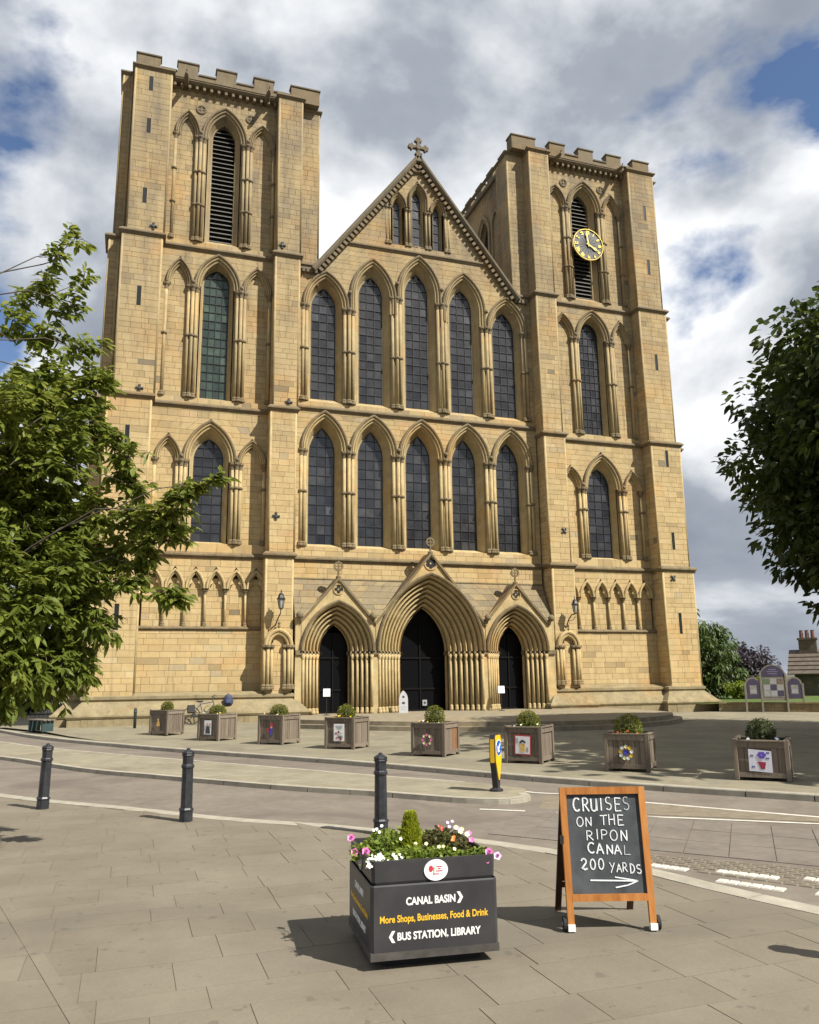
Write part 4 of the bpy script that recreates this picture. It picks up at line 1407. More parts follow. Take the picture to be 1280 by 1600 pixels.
c45, s45 = math.cos(math.radians(225)), math.sin(math.radians(225))
ar.prism([(x*c45-y*s45, .66+x*s45+y*c45) for x, y in [(-.085, -.016), (.02, -.016), (.005, -.055), (.035, -.055), (.09, 0), (.035, .055), (.005, .055), (.02, .016), (-.085, .016)]], -.022, -.019)
ar.build('arrow', wht, sg)

# ------------------------------------------------------------------ wooden planters
wood_stops = [(.25, (.085, .068, .052)), (.5, (.155, .125, .095)), (.75, (.225, .185, .145))]
def wood_mat(name, stops, sc_=(18, 18, 1.4)):
    m, t, p = newmat(name)
    tcn = t.nodes.new('ShaderNodeTexCoord')
    mp = t.nodes.new('ShaderNodeMapping'); mp.inputs['Scale'].default_value = sc_
    L(t, tcn.outputs['Object'], mp.inputs[0])
    oi = t.nodes.new('ShaderNodeObjectInfo')
    va = t.nodes.new('ShaderNodeVectorMath'); va.operation = 'ADD'
    L(t, mp.outputs[0], va.inputs[0]); L(t, oi.outputs['Random'], va.inputs[1])
    n = noise(t, 1.6, 5, .65, va.outputs[0], .4)
    v = math2(t, 'ADD', math2(t, 'MULTIPLY', n, .8), math2(t, 'MULTIPLY', oi.outputs['Random'], .22))
    L(t, ramp(t, v, stops), p.inputs['Base Color'])
    p.inputs['Roughness'].default_value = .8
    p.inputs['Specular IOR Level'].default_value = .2
    bump(t, p, n, .4, .006)
    return m
M['wood'] = wood_mat('weathered_wood', wood_stops)
M['wood_red'] = wood_mat('newer_wood', [(.25, (.12, .06, .032)), (.5, (.20, .11, .06)), (.75, (.26, .15, .09))])
M['soil'] = plain('soil', (.03, .022, .015), .95, .4)

# leaf helper -----------------------------------------------------
def leaf_mat(name, dark, mid_, lite, trans=.35, rough=.5):
    m, t, p = newmat(name)
    col = ramp(t, attr(t, 'tint'), [(0, dark), (.55, mid_), (1, lite)])
    L(t, col, p.inputs['Base Color'])
    p.inputs['Roughness'].default_value = rough
    p.inputs['Specular IOR Level'].default_value = .35
    tr = t.nodes.new('ShaderNodeBsdfTranslucent')
    hs = t.nodes.new('ShaderNodeHueSaturation'); hs.inputs['Value'].default_value = 1.25; hs.inputs['Hue'].default_value = .485
    L(t, col, hs.inputs['Color']); L(t, hs.outputs[0], tr.inputs['Color'])
    mx = t.nodes.new('ShaderNodeMixShader'); mx.inputs[0].default_value = trans
    L(t, p.outputs[0], mx.inputs[1]); L(t, tr.outputs[0], mx.inputs[2])
    L(t, mx.outputs[0], t.nodes['Material Output'].inputs['Surface'])
    return m
RS = np.random.RandomState(5)
def unit(a): return a/np.maximum(np.linalg.norm(a, axis=1, keepdims=True), 1e-6)
def leaves(name, P, D, Ln, W, mat, parent, N=None, tint=None, droop=.25, fold=.12):
    """P base points, D leaf axis, Ln length, W width"""
    n = len(P)
    D = unit(D)
    if N is None:
        N = RS.normal(size=(n, 3)); N[:, 2] = np.abs(N[:, 2])+.8
    S = unit(np.cross(D, N)); N = unit(np.cross(S, D))
    Ln = np.broadcast_to(Ln, (n,))[:, None]; W = np.broadcast_to(W, (n,))[:, None]
    dz = np.array([[0, 0, -1.0]])*Ln*droop
    b = P
    c = P+D*Ln*.5+dz*.25-N*W*fold
    l = P+D*Ln*.42+S*W*.5+dz*.25
    r = P+D*Ln*.42-S*W*.5+dz*.25
    l2 = P+D*Ln*.74+S*W*.36+dz*.6
    r2 = P+D*Ln*.74-S*W*.36+dz*.6
    tpt = P+D*Ln+dz
    V = np.stack([b, l, r, c, l2, r2, tpt], 1).reshape(-1, 3)
    base = (np.arange(n)*7)[:, None]
    F = np.concatenate([base+np.array([[0, 3, 1]]), base+np.array([[0, 2, 3]]), base+np.array([[1, 3, 4]]), base+np.array([[2, 5, 3]]), base+np.array([[4, 3, 6]]), base+np.array([[5, 6, 3]])], 1).reshape(-1, 3)
    me = bpy.data.meshes.new(name)
    me.vertices.add(len(V)); me.vertices.foreach_set('co', V.astype(np.float32).ravel())
    me.loops.add(F.size); me.loops.foreach_set('vertex_index', F.astype(np.int32).ravel())
    me.polygons.add(len(F)); me.polygons.foreach_set('loop_start', np.arange(0, F.size, 3, dtype=np.int32))
    me.polygons.foreach_set('use_smooth', np.ones(len(F), dtype=bool))
    me.update(calc_edges=True)
    if tint is None: tint = np.clip(RS.normal(.5, .22, n), 0, 1)
    a = me.attributes.new('tint', 'FLOAT', 'FACE'); a.data.foreach_set('value', np.repeat(tint, 6).astype(np.float32))
    me.materials.append(mat)
    o = bpy.data.objects.new(name, me); C.objects.link(o)
    if parent is not None: o.parent = parent
    return o
def blob_points(n, c, r, shell=.55):
    d = unit(RS.normal(size=(n, 3)))
    rad = shell+(1-shell)*RS.rand(n)**.6
    return np.array(c)+d*rad[:, None]*np.array(r), d
M['box_leaf'] = leaf_mat('box_leaf', (.085, .10, .012), (.16, .175, .022), (.27, .27, .045), .3)
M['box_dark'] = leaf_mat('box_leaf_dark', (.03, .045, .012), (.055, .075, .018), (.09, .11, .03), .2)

def shrub(name, loc, r, label, n=700, size=.05, mat='box_leaf', flat=.85, cat='shrub', group='clipped shrubs in the wooden planters'):
    o = empty(name, loc, 0, label, cat, group)
    P, d = blob_points(n, (0, 0, r*flat*.8), (r, r, r*flat), .72)
    P[:, 2] = np.maximum(P[:, 2], .0)
    lob = unit(RS.normal(size=(7, 3)))*np.array([1, 1, .6]); amp = RS.uniform(-.16, .2, 7)
    P = np.array((0, 0, r*flat*.8))+(P-np.array((0, 0, r*flat*.8)))*(1+sum(amp[q]*np.exp(-4*(1-d@lob[q])) for q in range(7)))[:, None]
    P += RS.normal(size=P.shape)*r*.05
    leaves('foliage', P, d+RS.normal(size=d.shape)*.6, size*RS.uniform(.7, 1.3, n), size*.6, M[mat], o)
    MB().lathe(0, 0, [(.03, -.08), (.025, r*.5), (r*.55, r*.45), (r*.62, r*flat*.8), (r*.4, r*flat*1.3), (.02, r*flat*1.45)], 9).build('inner_twigs', plain('twigs', (.03, .035, .012), .9), o)
    return o

WPL = [(-11.6, -7.36, .80, -47, .79), (-10.25, -10.27, .84, -47, .78), (-8.76, -12.66, .86, -46, .80), (-7.35, -15.02, .87, -43, .79),
       (-6.01, -17.99, .86, -45, .75), (-4.77, -20.31, .83, -46, .74), (-3.69, -22.48, .84, -43, .69), (-2.45, -24.62, .88, -45, .66)]
WLAB = ['grey wooden planter with a small golden figure, farthest left of the row', 'grey wooden planter with a portrait print, second from the left tower',
        'grey wooden planter with a knitted red and blue doll on its side', 'grey wooden planter with a white printed notice, before the left portal',
        'grey wooden planter with a pink and cream flower wreath', 'grey wooden planter with a red bordered quilt panel',
        'shaded wooden planter with a blue centred flower ring', 'shaded wooden planter with a red flowerpot quilt, farthest right of the row']
def wooden_planter(i):
    x, y, s, th, h = WPL[i]
    # ground under the planters follows the slight rise
    zg = ZF + (.045 if i == 0 else 0)
    o = empty('wooden_planter', (x, y, zg), math.radians(th), WLAB[i], 'planter', 'wooden planters along the forecourt kerb')
    pw = .075
    for a in (-s, -pw):
        for b in (0, s-pw):
            MB().box(a, a+pw, b, b+pw, 0, h+RND.uniform(0, .02), .006).build('post', M['wood'], o)
    def face(T, red=False):
        L_ = s-2*pw
        for z0, z1, nm in ((h-.13, h-.03, 'top_rail'), (.05, .13, 'bottom_rail')):
            V = MB().box(0, L_, .008, .045, z0, z1)
            V.V = [T(*p) for p in V.V]; V.build(nm, M['wood'], o)
        n = 7; g = .003
        for k in range(n):
            V = MB().box(L_*k/n+g, L_*(k+1)/n-g, .03+RND.uniform(0, .004), .05, .13, h-.13)
            V.V = [T(*p) for p in V.V]; V.build('plank', M['wood_red'] if red and k > n//2 else M['wood'], o)
        V = MB().box(-.02, L_+.02, -.012, .07, h-.03, h-.002, .004); V.V = [T(*p) for p in V.V]; V.build('top_board', M['wood'], o)
    face(lambda a, b, c: (-s+pw+a, b, c), False)
    face(lambda a, b, c: (-b, pw+a, c), i == 4)
    face(lambda a, b, c: (-s+pw+a, s-b, c))
    face(lambda a, b, c: (-s+b, pw+a, c))
    MB().box(-s+.06, -.06, .06, s-.06, h-.2, h-.07).build('soil', M['soil'], o)
    return o
WP = [wooden_planter(i) for i in range(8)]
def wp_world(i, lx, ly, lz):
    x, y, s, th, h = WPL[i]; t = math.radians(th)
    return (x+lx*math.cos(t)-ly*math.sin(t), y+lx*math.sin(t)+ly*math.cos(t), WP[i].location.z+lz)
SH = [(.19, 'round golden green box shrub in the leftmost wooden planter', 'box_leaf', 1.0), (.24, 'low spreading shrub in the planter with the portrait print', 'box_leaf', .75), (.24, 'loose green shrub in the planter with the knitted doll', 'box_leaf', .8),
      (.21, 'bushy green shrub in the planter with the white notice', 'box_leaf', .95), (.23, 'upright green shrub in the planter with the flower wreath', 'box_leaf', 1.05), (.22, 'domed green shrub in the planter with the bordered quilt', 'box_leaf', .95),
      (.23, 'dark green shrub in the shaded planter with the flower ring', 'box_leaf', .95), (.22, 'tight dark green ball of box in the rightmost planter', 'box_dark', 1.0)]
for i, (r, lab, mt, fl) in enumerate(SH):
    x, y, s, th, h = WPL[i]
    shrub('clipped_shrub', wp_world(i, -s/2, s/2, h-.09), r*1.05, lab, 2200, .034, mt, fl)
# small edging plants round the shrubs
M['edge_leaf'] = leaf_mat('edging_leaf', (.05, .075, .02), (.10, .13, .035), (.20, .20, .07), .25)
pet_y = plain('yellow_petal', (.75, .5, .03), .5); pet_r = plain('red_petal', (.5, .06, .03), .5); pet_o = plain('orange_petal', (.7, .22, .04), .5)
pet_p = plain('pink_petal', (.70, .16, .42), .5); pet_w = plain('white_petal', (.8, .8, .76), .5); pet_c = plain('cream_petal', (.75, .72, .42), .5)
pet_b = plain('blue_petal', (.05, .05, .42), .5); pet_d = plain('dark_eye', (.18, .01, .10), .6); pet_l = plain('lilac_petal', (.62, .5, .70), .5)
def blossom(mb, c, nrm, r, petals=5, cup=.25):
    c = Vector(c); n = Vector(nrm).normalized()
    a = n.cross(Vector((0, 0, 1)) if abs(n.z) < .9 else Vector((1, 0, 0))).normalized(); b = n.cross(a)
    ring = []
    for k in range(petals*2):
        t = PI*k/petals
        rr = r if k % 2 else r*.78
        ring.append(c+(a*math.cos(t)+b*math.sin(t))*rr+n*r*cup)
    base = len(mb.V)
    mb.V.append(tuple(c)); mb.V += [tuple(p) for p in ring]
    for k in range(petals*2): mb.F.append((base, base+1+k, base+1+(k+1) % (petals*2)))
for i, cols in ((3, (pet_y, pet_y)), (4, (pet_y, pet_w)), (5, (pet_c, pet_c)), (6, (pet_r, pet_o)), (1, (pet_y, pet_c)), (2, (pet_c, pet_r)), (7, (pet_l, pet_w))):
    x, y, s, th, h = WPL[i]
    o = empty('bedding_plants', wp_world(i, -s/2, s/2, h-.1), math.radians(th), ['', 'low bedding flowers round the spreading shrub by the portrait print', 'small bedding flowers at the foot of the shrub over the doll', 'yellow bedding flowers beside the shrub over the white notice', 'yellow flowers at the planter rim above the wreath', 'pale yellow bedding plants around the shrub over the quilt', 'red flowers low in the shaded planter with the ring', 'sparse bedding plants around the box ball at the far right'][i], 'plant', 'bedding plants in the wooden planters')
    n = 160
    P = np.stack([RS.uniform(-s*.38, s*.38, n), RS.uniform(-s*.38, s*.38, n), RS.uniform(.0, .09, n)], 1)
    leaves('foliage', P, RS.normal(size=(n, 3))*[1, 1, .4]+[0, 0, .5], .06, .03, M['edge_leaf'], o)
    for k in range(6):
        mb = MB(); blossom(mb, (RND.uniform(-s*.4, s*.4), RND.uniform(-s*.42, -s*.1), RND.uniform(.08, .14)), (-.1, -.6, .7), .028)
        mb.build('flower', cols[k % 2], o)

# decorations hung on the front boards ---------------------------------
def hung(i, name, label, cat):
    x, y, s, th, h = WPL[i]
    return empty(name, wp_world(i, -s/2, .004, h*.5), math.radians(th), label, cat)
paper = plain('print_white', (.72, .71, .70), .6, .06, 12)
def flat(par, name, pts, y, mat): return MB().prism(pts, y-.004, y).build(name, mat, par)
def rect(x0, x1, z0, z1): return [(x0, z0), (x1, z0), (x1, z1), (x0, z1)]
inkd = plain('print_dark', (.05, .05, .055), .6, .4, 30); inkr = plain('print_red', (.42, .03, .05), .6, .2, 20); inkg = plain('print_grey', (.3, .3, .31), .6, .3, 30)
skin = plain('print_pink', (.55, .30, .26), .6, .2, 20); goldp = plain('golden_cloth', (.62, .38, .10), .6, .25, 25)
o = hung(0, 'cloth_figure', 'small golden triangular figure pinned to the leftmost planter', 'ornament')
flat(o, 'robe', [(-.075, -.12), (.085, -.12), (.035, .06), (-.02, .06)], 0, goldp); flat(o, 'head', [(.007+.03*math.cos(a*PI/5), .09+.035*math.sin(a*PI/5)) for a in range(10)], -.002, plain('straw', (.7, .55, .3), .6))
o = hung(1, 'portrait_print', 'white print of a dark figure on the second planter', 'poster')
flat(o, 'sheet', rect(-.14, .13, -.21, .2), 0, paper); flat(o, 'figure', [(-.09, -.18), (.10, -.18), (.07, -.02), (.02, .06), (-.04, .06), (-.07, -.04)], -.004, inkd)
flat(o, 'face', [(-.01+.04*math.cos(a*PI/5), .08+.05*math.sin(a*PI/5)) for a in range(10)], -.008, skin); flat(o, 'figure', rect(-.12, -.09, -.1, .05), -.004, inkg); flat(o, 'figure', rect(.07, .11, -.02, .12), -.004, inkg)
o = hung(2, 'knitted_doll', 'knitted doll in red and blue hanging on the third planter', 'ornament')
flat(o, 'body', [(-.02, -.14), (.07, -.12), (.09, .05), (.0, .06)], -.01, pet_b); flat(o, 'hat', [(.0, .08), (.1, .08), (.11, .15), (.05, .19), (.0, .14)], -.012, inkr)
flat(o, 'sleeve', [(-.12, -.06), (-.04, -.08), (-.03, .04), (-.09, .05)], -.006, inkr); flat(o, 'face', [(.05+.035*math.cos(a*PI/5), .06+.03*math.sin(a*PI/5)) for a in range(10)], -.016, skin); flat(o, 'leg', rect(-.01, .03, -.22, -.14), -.006, inkd)
o = hung(3, 'printed_notice', 'white notice with a heading and small pictures on the fourth planter', 'poster')
flat(o, 'sheet', rect(-.155, .155, -.20, .23), 0, paper)
for k in range(3): flat(o, 'print', rect(-.10+.02*k, .10-.01*k, .17-.035*k, .185-.035*k), -.004, inkg)
for k in range(14):
    cx, cz = RND.uniform(-.11, .11), RND.uniform(-.16, .04); r = RND.uniform(.015, .035)
    flat(o, 'print', [(cx+r*math.cos(a*PI/4), cz+r*math.sin(a*PI/4)) for a in range(8)], -.004-.0006*k, RND.choice([inkd, inkr, inkg, skin, inkd]))
def wreath(i, label, cols, centre, r=.10, nm='flower_wreath'):
    o = hung(i, nm, label, 'wreath')
    n = len(cols)
    for k in range(n):
        a = 2*PI*k/n+PI/2
        mb = MB()
        blossom(mb, (r*math.cos(a), -.03, r*math.sin(a)), (0, -1, 0), .038, 6, .3)
        blossom(mb, (r*math.cos(a), -.04, r*math.sin(a)), (0, -1, 0), .02, 5, .5)
        mb.build('flower', cols[k], o)
    ring = MB(); ring.tube([(r*math.cos(2*PI*k/20), -.015, r*math.sin(2*PI*k/20)) for k in range(21)], .014, 5); ring.build('hoop', plain('hoop_green_%d' % i, (.04, .10, .03), .7), o)
    if centre:
        mb = MB(); blossom(mb, (0, -.03, 0), (0, -1, 0), .055, 7, .3); blossom(mb, (.01, -.045, .01), (0, -1, 0), .03, 6, .4); mb.build('centre_flower', centre, o)
wreath(4, 'wreath of pink and cream flowers on the fifth planter', [pet_p, pet_c, pet_p, pet_c, pet_p, pet_c, pet_p, pet_c], None, .105)
wreath(6, 'ring of pale flowers round a blue centre on the shaded planter', [pet_c, pet_w, pet_y, pet_w, pet_c, pet_w, pet_y, pet_w, pet_y], pet_b, .105)
o = hung(5, 'quilt_panel', 'white quilt panel with red border and golden pot on the sixth planter', 'quilt')
redb = plain('quilt_red', (.38, .05, .04), .8, .2, 30); qw = plain('quilt_white', (.66, .65, .66), .85, .08, 20)
flat(o, 'border', [(-.19, -.2), (.17, -.215), (.185, .19), (-.175, .205)], 0, redb); flat(o, 'field', [(-.165, -.175), (.145, -.185), (.16, .165), (-.15, .175)], -.004, qw)
flat(o, 'pot', [(-.045, -.14), (.045, -.14), (.055, .01), (-.06, .02)], -.008, goldp)
for k in range(5): flat(o, 'petal', [(-.05+.025*k+.018*math.cos(a*PI/4), .05+.03*math.sin(k*PI/4)+.026*math.sin(a*PI/4)) for a in range(8)], -.010-.0008*k, inkd)
flat(o, 'motif', rect(-.13, -.095, .05, .14), -.008, inkg); flat(o, 'motif', rect(.08, .12, -.13, -.05), -.008, inkg)
o = hung(7, 'quilt_panel', 'lilac white quilt panel with red pot and blue flower on the rightmost planter', 'quilt')
ql = plain('quilt_lilac', (.60, .60, .68), .85, .08, 20)
flat(o, 'field', [(-.2, -.175), (.16, -.195), (.165, .15), (-.195, .18)], 0, ql); flat(o, 'pot', [(-.015, -.14), (.045, -.14), (.07, -.03), (-.06, -.02)], -.004, plain('pot_red', (.28, .02, .05), .7))
for k in range(6): flat(o, 'petal', [(.01+.04*math.cos(k*PI/3)+.03*math.cos(a*PI/4), .085+.035*math.sin(k*PI/3)+.026*math.sin(a*PI/4)) for a in range(8)], -.004-.0008*k, plain('violet_%d' % k, (.09+.02*(k % 3), .06, .38), .7))
for cx, cz in ((-.13, -.11), (.11, .12), (-.14, .07), (.1, .03)): flat(o, 'butterfly', [(cx-.025, cz-.015), (cx, cz), (cx+.025, cz-.01), (cx+.02, cz+.02), (cx, cz+.01), (cx-.02, cz+.022)], -.004, plain('butterfly_%d' % int(cx*1000), (.06, .05, .25), .7))

# ------------------------------------------------------------------ bicycle and rucksack behind the second planter
bk = empty('bicycle', (-9.93, -1.82, ZF+.09), math.radians(2), 'dark touring bicycle leaning on the plinth behind the second planter', 'bicycle')
bk.rotation_euler = (math.radians(-10), 0, math.radians(2))
bkm = plain('bike_black', (.02, .02, .022), .4); rub = plain('tyre_rubber', (.015, .015, .015), .8)
for cx in (-.5, .5):
    wz = MB(); wz.tube([(cx+.33*math.cos(2*PI*k/24), 0, .34+.33*math.sin(2*PI*k/24)) for k in range(25)], .02, 6)
    wo_ = wz.build('wheel', rub, bk)
    sp_ = MB()
    for k in range(10): sp_.tube([(cx, 0, .34), (cx+.32*math.cos(2*PI*k/10), 0, .34+.32*math.sin(2*PI*k/10))], .003, 3)
    sp_.build('spokes', plain('spoke_%d' % int(cx*10), (.3, .3, .3), .4), wo_)
f = MB()
for a, b in (((-.5, .34), (-.05, .32)), ((-.05, .32), (-.18, .85)), ((-.15, .78), (-.5, .34)), ((-.15, .78), (.33, .86)), ((-.05, .32), (.36, .76)), ((.32, .92), (.5, .34))): f.tube([(a[0], 0, a[1]), (b[0], 0, b[1])], .016, 6)
f.build('frame', plain('bike_frame', (.03, .05, .09), .35), bk)
MB().tube([(.3, 0, .9), (.29, 0, 1.06), (.36, -.2, 1.10), (.44, -.22, 1.04)], .013, 5).build('handlebar', bkm, bk)
MB().tube([(.29, 0, 1.06), (.36, .2, 1.10), (.44, .22, 1.04)], .013, 5).build('handlebar', bkm, bk)
MB().box(-.32, -.06, -.06, .06, .86, .91, .015).build('saddle', bkm, bk)
MB().box(-.68, -.38, -.17, -.05, .42, .74, .03).build('pannier', plain('pannier_cloth', (.03, .025, .025), .8), bk)
rk = empty('rucksack', (-8.95, -1.13, .90), 0, 'navy rucksack resting on the plinth ledge above the second planter', 'rucksack')
nv = plain('navy_cloth', (.03, .04, .085), .75, .4, 14)
r_ = MB()
lv = [(.0, .17, .11), (.06, .20, .13), (.2, .19, .13), (.34, .15, .10), (.41, .07, .05)]
r_.loft([[(a*math.cos(2*PI*k/12), b*math.sin(2*PI*k/12), z) for k in range(13)] for z, a, b in lv]); r_.build('bag', nv, rk, True)
MB().box(-.12, .12, -.17, -.1, .05, .2, .03).build('pocket', plain('navy_pocket', (.05, .06, .12), .7), rk)
MB().tube([(-.04, 0, .40), (0, 0, .46), (.04, 0, .40)], .012, 5).build('grab_loop', nv, rk)

# ------------------------------------------------------------------ signs in the porch
def stand_sign(x, y, label, tilt):
    o = empty('sign_stand', (x, y, .395), math.radians(tilt), label, 'sign stand', 'white sign stands at the portals')
    MB().lathe(0, 0, [(.15, 0), (.15, .015), (.03, .03), (.016, .05), (.016, .80)], 12).build('pole', M['iron'], o)
    p = MB().box(-.145, .145, -.012, .012, -.17, .17, .004)
    q = math.radians(-22)
    p.V = [(a, b*math.cos(q)-c*math.sin(q), .92+b*math.sin(q)+c*math.cos(q)) for a, b, c in p.V]
    p.build('panel', plain('panel_white_%d' % int(x), (.80, .80, .79), .45, .03), o)
stand_sign(-4.95, -1.55, 'white sign panel on a black stand in the left portal', -15)
stand_sign(3.1, -1.5, 'white sign panel on a black stand in the right portal', -20)
gs = empty('arched_sign', (-1.43, -1.12, .395), math.radians(-6), 'pale grey pointed arch sign board standing in the central portal', 'sign')
go_ = arch_curve((0, .2, .55, .95), 0, 0.0)
gsm = plain('sign_grey', (.42, .43, .45), .5, .06)
MB().prism([(p[0], p[2]) for p in go_], -.03, .03).build('board', gsm, gs)
disc(0, .68, .055, -.036, -.03, 10).build('emblem', inkd, gs)
MB().prism([(-.075, .40), (0, .36), (.075, .40), (.075, .44), (0, .48), (-.075, .44)], -.036, -.03).build('emblem', inkd, gs)
for z in (.12, .2, .26): MB().prism(rect(-.11, .11, z, z+.018), -.034, -.03).build('print', inkg, gs)
dn = empty('door_notice', (.2, .73, .75), 0, 'small white notice low on the glass of the central door', 'notice')
MB().box(-.11, .11, -.075, -.065, -.13, .13).build('sheet', plain('notice_white', (.3, .3, .31), .5), dn)
disc(0, .0, .06, -.079, -.075, 12).build('print', inkd, dn)

# ------------------------------------------------------------------ wall lanterns
def lantern(x, label):
    s_ = 1 if x > 0 else -1
    p = STG[0][6]
    o = empty('wall_lantern', (x, -p, 4.15), 0, label, 'lantern', 'iron lanterns flanking the porch')
    br = MB()
    if s_ < 0: br.tube([(-.12, 0, .0), (-.08, -.30, .25), (-.02, -.55, .45), (0, -.58, .64)], .028, 6)
    else: br.tube([(-.2, 0, .0), (-.17, -.2, .35), (-.12, -.42, .58), (0, -.58, .62)], .028, 6); br.tube([(-.17, -.2, .3), (-.05, -.45, .35), (.0, -.55, .5)], .014, 5)
    br.build('bracket', M['iron'], o)
    br = MB().lathe(0, -.58, [(.06, .62), (.075, .64), (.075, .68)], 6); br.build('gallery', M['iron'], o)
    gl_ = plain('lamp_glass', (.30, .30, .28), .15, .1)
    MB().lathe(0, -.58, [(.085, .70), (.145, 1.05)], 6).build('glass', gl_, o)
    cg = MB()
    for k in range(6):
        a = 2*PI*k/6
        cg.tube([(.09*math.cos(a), -.58+.09*math.sin(a), .68), (.152*math.cos(a), -.58+.152*math.sin(a), 1.06)], .012, 4)
    cg.build('cage', M['iron'], o)
    MB().lathe(0, -.58, [(.19, 1.05), (.19, 1.08), (.15, 1.11), (.11, 1.22), (.12, 1.24), (.07, 1.30), (.02, 1.33), (.03, 1.37), (.012, 1.46)], 6).build('hood', M['iron'], o)
lantern(-6.92, 'black iron lantern on a bracket left of the porch')
lantern(7.12, 'black iron lantern on a scrolled bracket right of the porch')

# ------------------------------------------------------------------ black flower box in the foreground
fb = empty('flower_box', (-10.905, -30.18, ZN-.0), math.radians(-5.3), 'black square flower box with white and yellow direction lettering', 'planter')
fb.scale = (.985, .985, 1.05)
bp = plain('black_plastic', (.030, .030, .034), .42, .22, 3.2, bmp=.05, hi=(.044, .043, .045))
bp2 = plain('dusty_plastic', (.055, .05, .044), .6, .4, 9)
def frustum(mb, hb, ht, zb, zt, open_top=None):
    V = [(sx*h_, sy*h_, z) for h_, z in ((hb, zb), (ht, zt)) for sx, sy in ((-1, -1), (1, -1), (1, 1), (-1, 1))]
    mb.add(V, [(0, 1, 5, 4), (1, 2, 6, 5), (2, 3, 7, 6), (3, 0, 4, 7), (3, 2, 1, 0), (4, 5, 6, 7)])
    return mb
mb = MB()
ring = lambda h_, z, b=.02: [(-h_+b, -h_, z), (h_-b, -h_, z), (h_, -h_+b, z), (h_, h_-b, z), (h_-b, h_, z), (-h_+b, h_, z), (-h_, h_-b, z), (-h_, -h_+b, z), (-h_+b, -h_, z)]
mb.loft([ring(.40, .055), ring(.43, .06), ring(.432, .10), ring(.432, .475), ring(.428, .485)])
mb.build('body', bp, fb)
frustum(MB(), .434, .434, .06, .105).build('skirting', bp2, fb)
frustum(MB(), .33, .33, -.0, .06).build('foot', plain('foot_dark', (.012, .012, .012), .8), fb)
mb = MB(); mb.loft([ring(.414, .484), ring(.420, .50), ring(.424, .615), ring(.424, .622), ring(.405, .622), ring(.40, .56)]); mb.build('upper_tray', bp, fb)
frustum(MB(), .40, .40, .5, .575).build('soil', M['soil'], fb)

def text_mesh(par, name, body, width, x, z, y, mat, bold=.0, shear=0.0, hscale=1.0):
    cu = bpy.data.curves.new(name, 'FONT')
    cu.body = body
    cu.size = 1.0
    cu.align_x = 'CENTER'
    cu.offset = bold
    cu.shear = shear
    cu.extrude = .01
    ob = bpy.data.objects.new(name, cu); C.objects.link(ob)
    dg = bpy.context.evaluated_depsgraph_get()
    me = bpy.data.meshes.new_from_object(ob.evaluated_get(dg))
    bpy.data.objects.remove(ob)
    co = np.zeros(len(me.vertices)*3); me.vertices.foreach_get('co', co); co = co.reshape(-1, 3)
    x0, x1 = co[:, 0].min(), co[:, 0].max()
    k = width/(x1-x0)
    zc = .35
    n = np.stack([(co[:, 0]-(x0+x1)/2)*k+x, y-co[:, 2]*.1, (co[:, 1]-zc)*k*hscale+z], 1)
    me.vertices.foreach_set('co', n.ravel())
    me.materials.clear(); me.materials.append(mat)
    o = bpy.data.objects.new(name, me); C.objects.link(o); o.parent = par
    return o
lw_ = plain('letter_white', (.78, .78, .76), .5, .03); ly_ = plain('letter_yellow', (.75, .45, .03), .5, .03)
YF = -.4335
text_mesh(fb, 'lettering', 'CANAL BASIN', .335, -.03, .385, YF, lw_, .03, 0, 1.12)
def chevron(par, x, z, s, d):
    k = s
    MB().prism([(x-d*.3*k, z+.5*k), (x+d*.02*k, z+.5*k), (x+d*.34*k, z), (x+d*.02*k, z-.5*k), (x-d*.3*k, z-.5*k), (x+d*.02*k, z)], YF-.001, YF).build('chevron', lw_, par)
chevron(fb, .168, .387, .066, 1)
text_mesh(fb, 'lettering', 'More Shops, Businesses, Food & Drink', .735, -.005, .29, YF, ly_, .022, 0, 1.2)
text_mesh(fb, 'lettering', 'BUS STATION, LIBRARY', .565, .025, .19, YF, lw_, .03, 0, 1.1)
chevron(fb, -.292, .19, .066, -1)
bd = MB().prism([(.01+.082*math.cos(2*PI*k/28), .553+.062*math.sin(2*PI*k/28)) for k in range(28)], -.4285, -.423).build('badge', plain('badge_white', (.80, .80, .79), .4, .03), fb)
MB().prism([(-.025+.016*math.cos(2*PI*k/8), .562+.02*math.sin(2*PI*k/8)) for k in range(8)], -.43, -.4285).build('rose', inkr, bd)
MB().prism([(-.008, .535), (-.002, .535), (.0, .575), (-.006, .575)], -.4305, -.4285).build('stem', plain('badge_green', (.05, .25, .10), .6), bd)
for z, x0, x1 in ((.572, .012, .05), (.56, .022, .042), (.547, .008, .055), (.53, -.012, .03)): MB().prism(rect(x0, x1, z-.003, z+.003), -.4298, -.4285).build('print', inkr, bd)
MB().prism([(.03*math.cos(2*PI*k/20), .553+.055*math.sin(2*PI*k/20)) for k in range(20)], 0, .004)
sb = MB().prism([(.075*math.cos(2*PI*k/20), .553+.055*math.sin(2*PI*k/20)) for k in range(20)], 0, .004)
sb.V = [(-.4235-y, x, z) for x, y, z in sb.V]; sb.build('side_badge', plain('side_badge_grey', (.25, .25, .25), .5), fb)
for z_, w_ in ((.385, .33), (.29, .66), (.19, .5)):
    t_ = text_mesh(fb, 'side_lettering', {.385: 'CANAL BASIN', .29: 'More Shops, Businesses, Food & Drink', .19: 'BUS STATION, LIBRARY'}[z_], w_, 0, z_, 0, ly_ if z_ == .29 else lw_, .02, 0, 1.15)
    t_.data.transform(Matrix.Rotation(-PI/2, 4, 'Z')); t_.data.transform(Matrix.Translation((-.4335, 0, 0)))

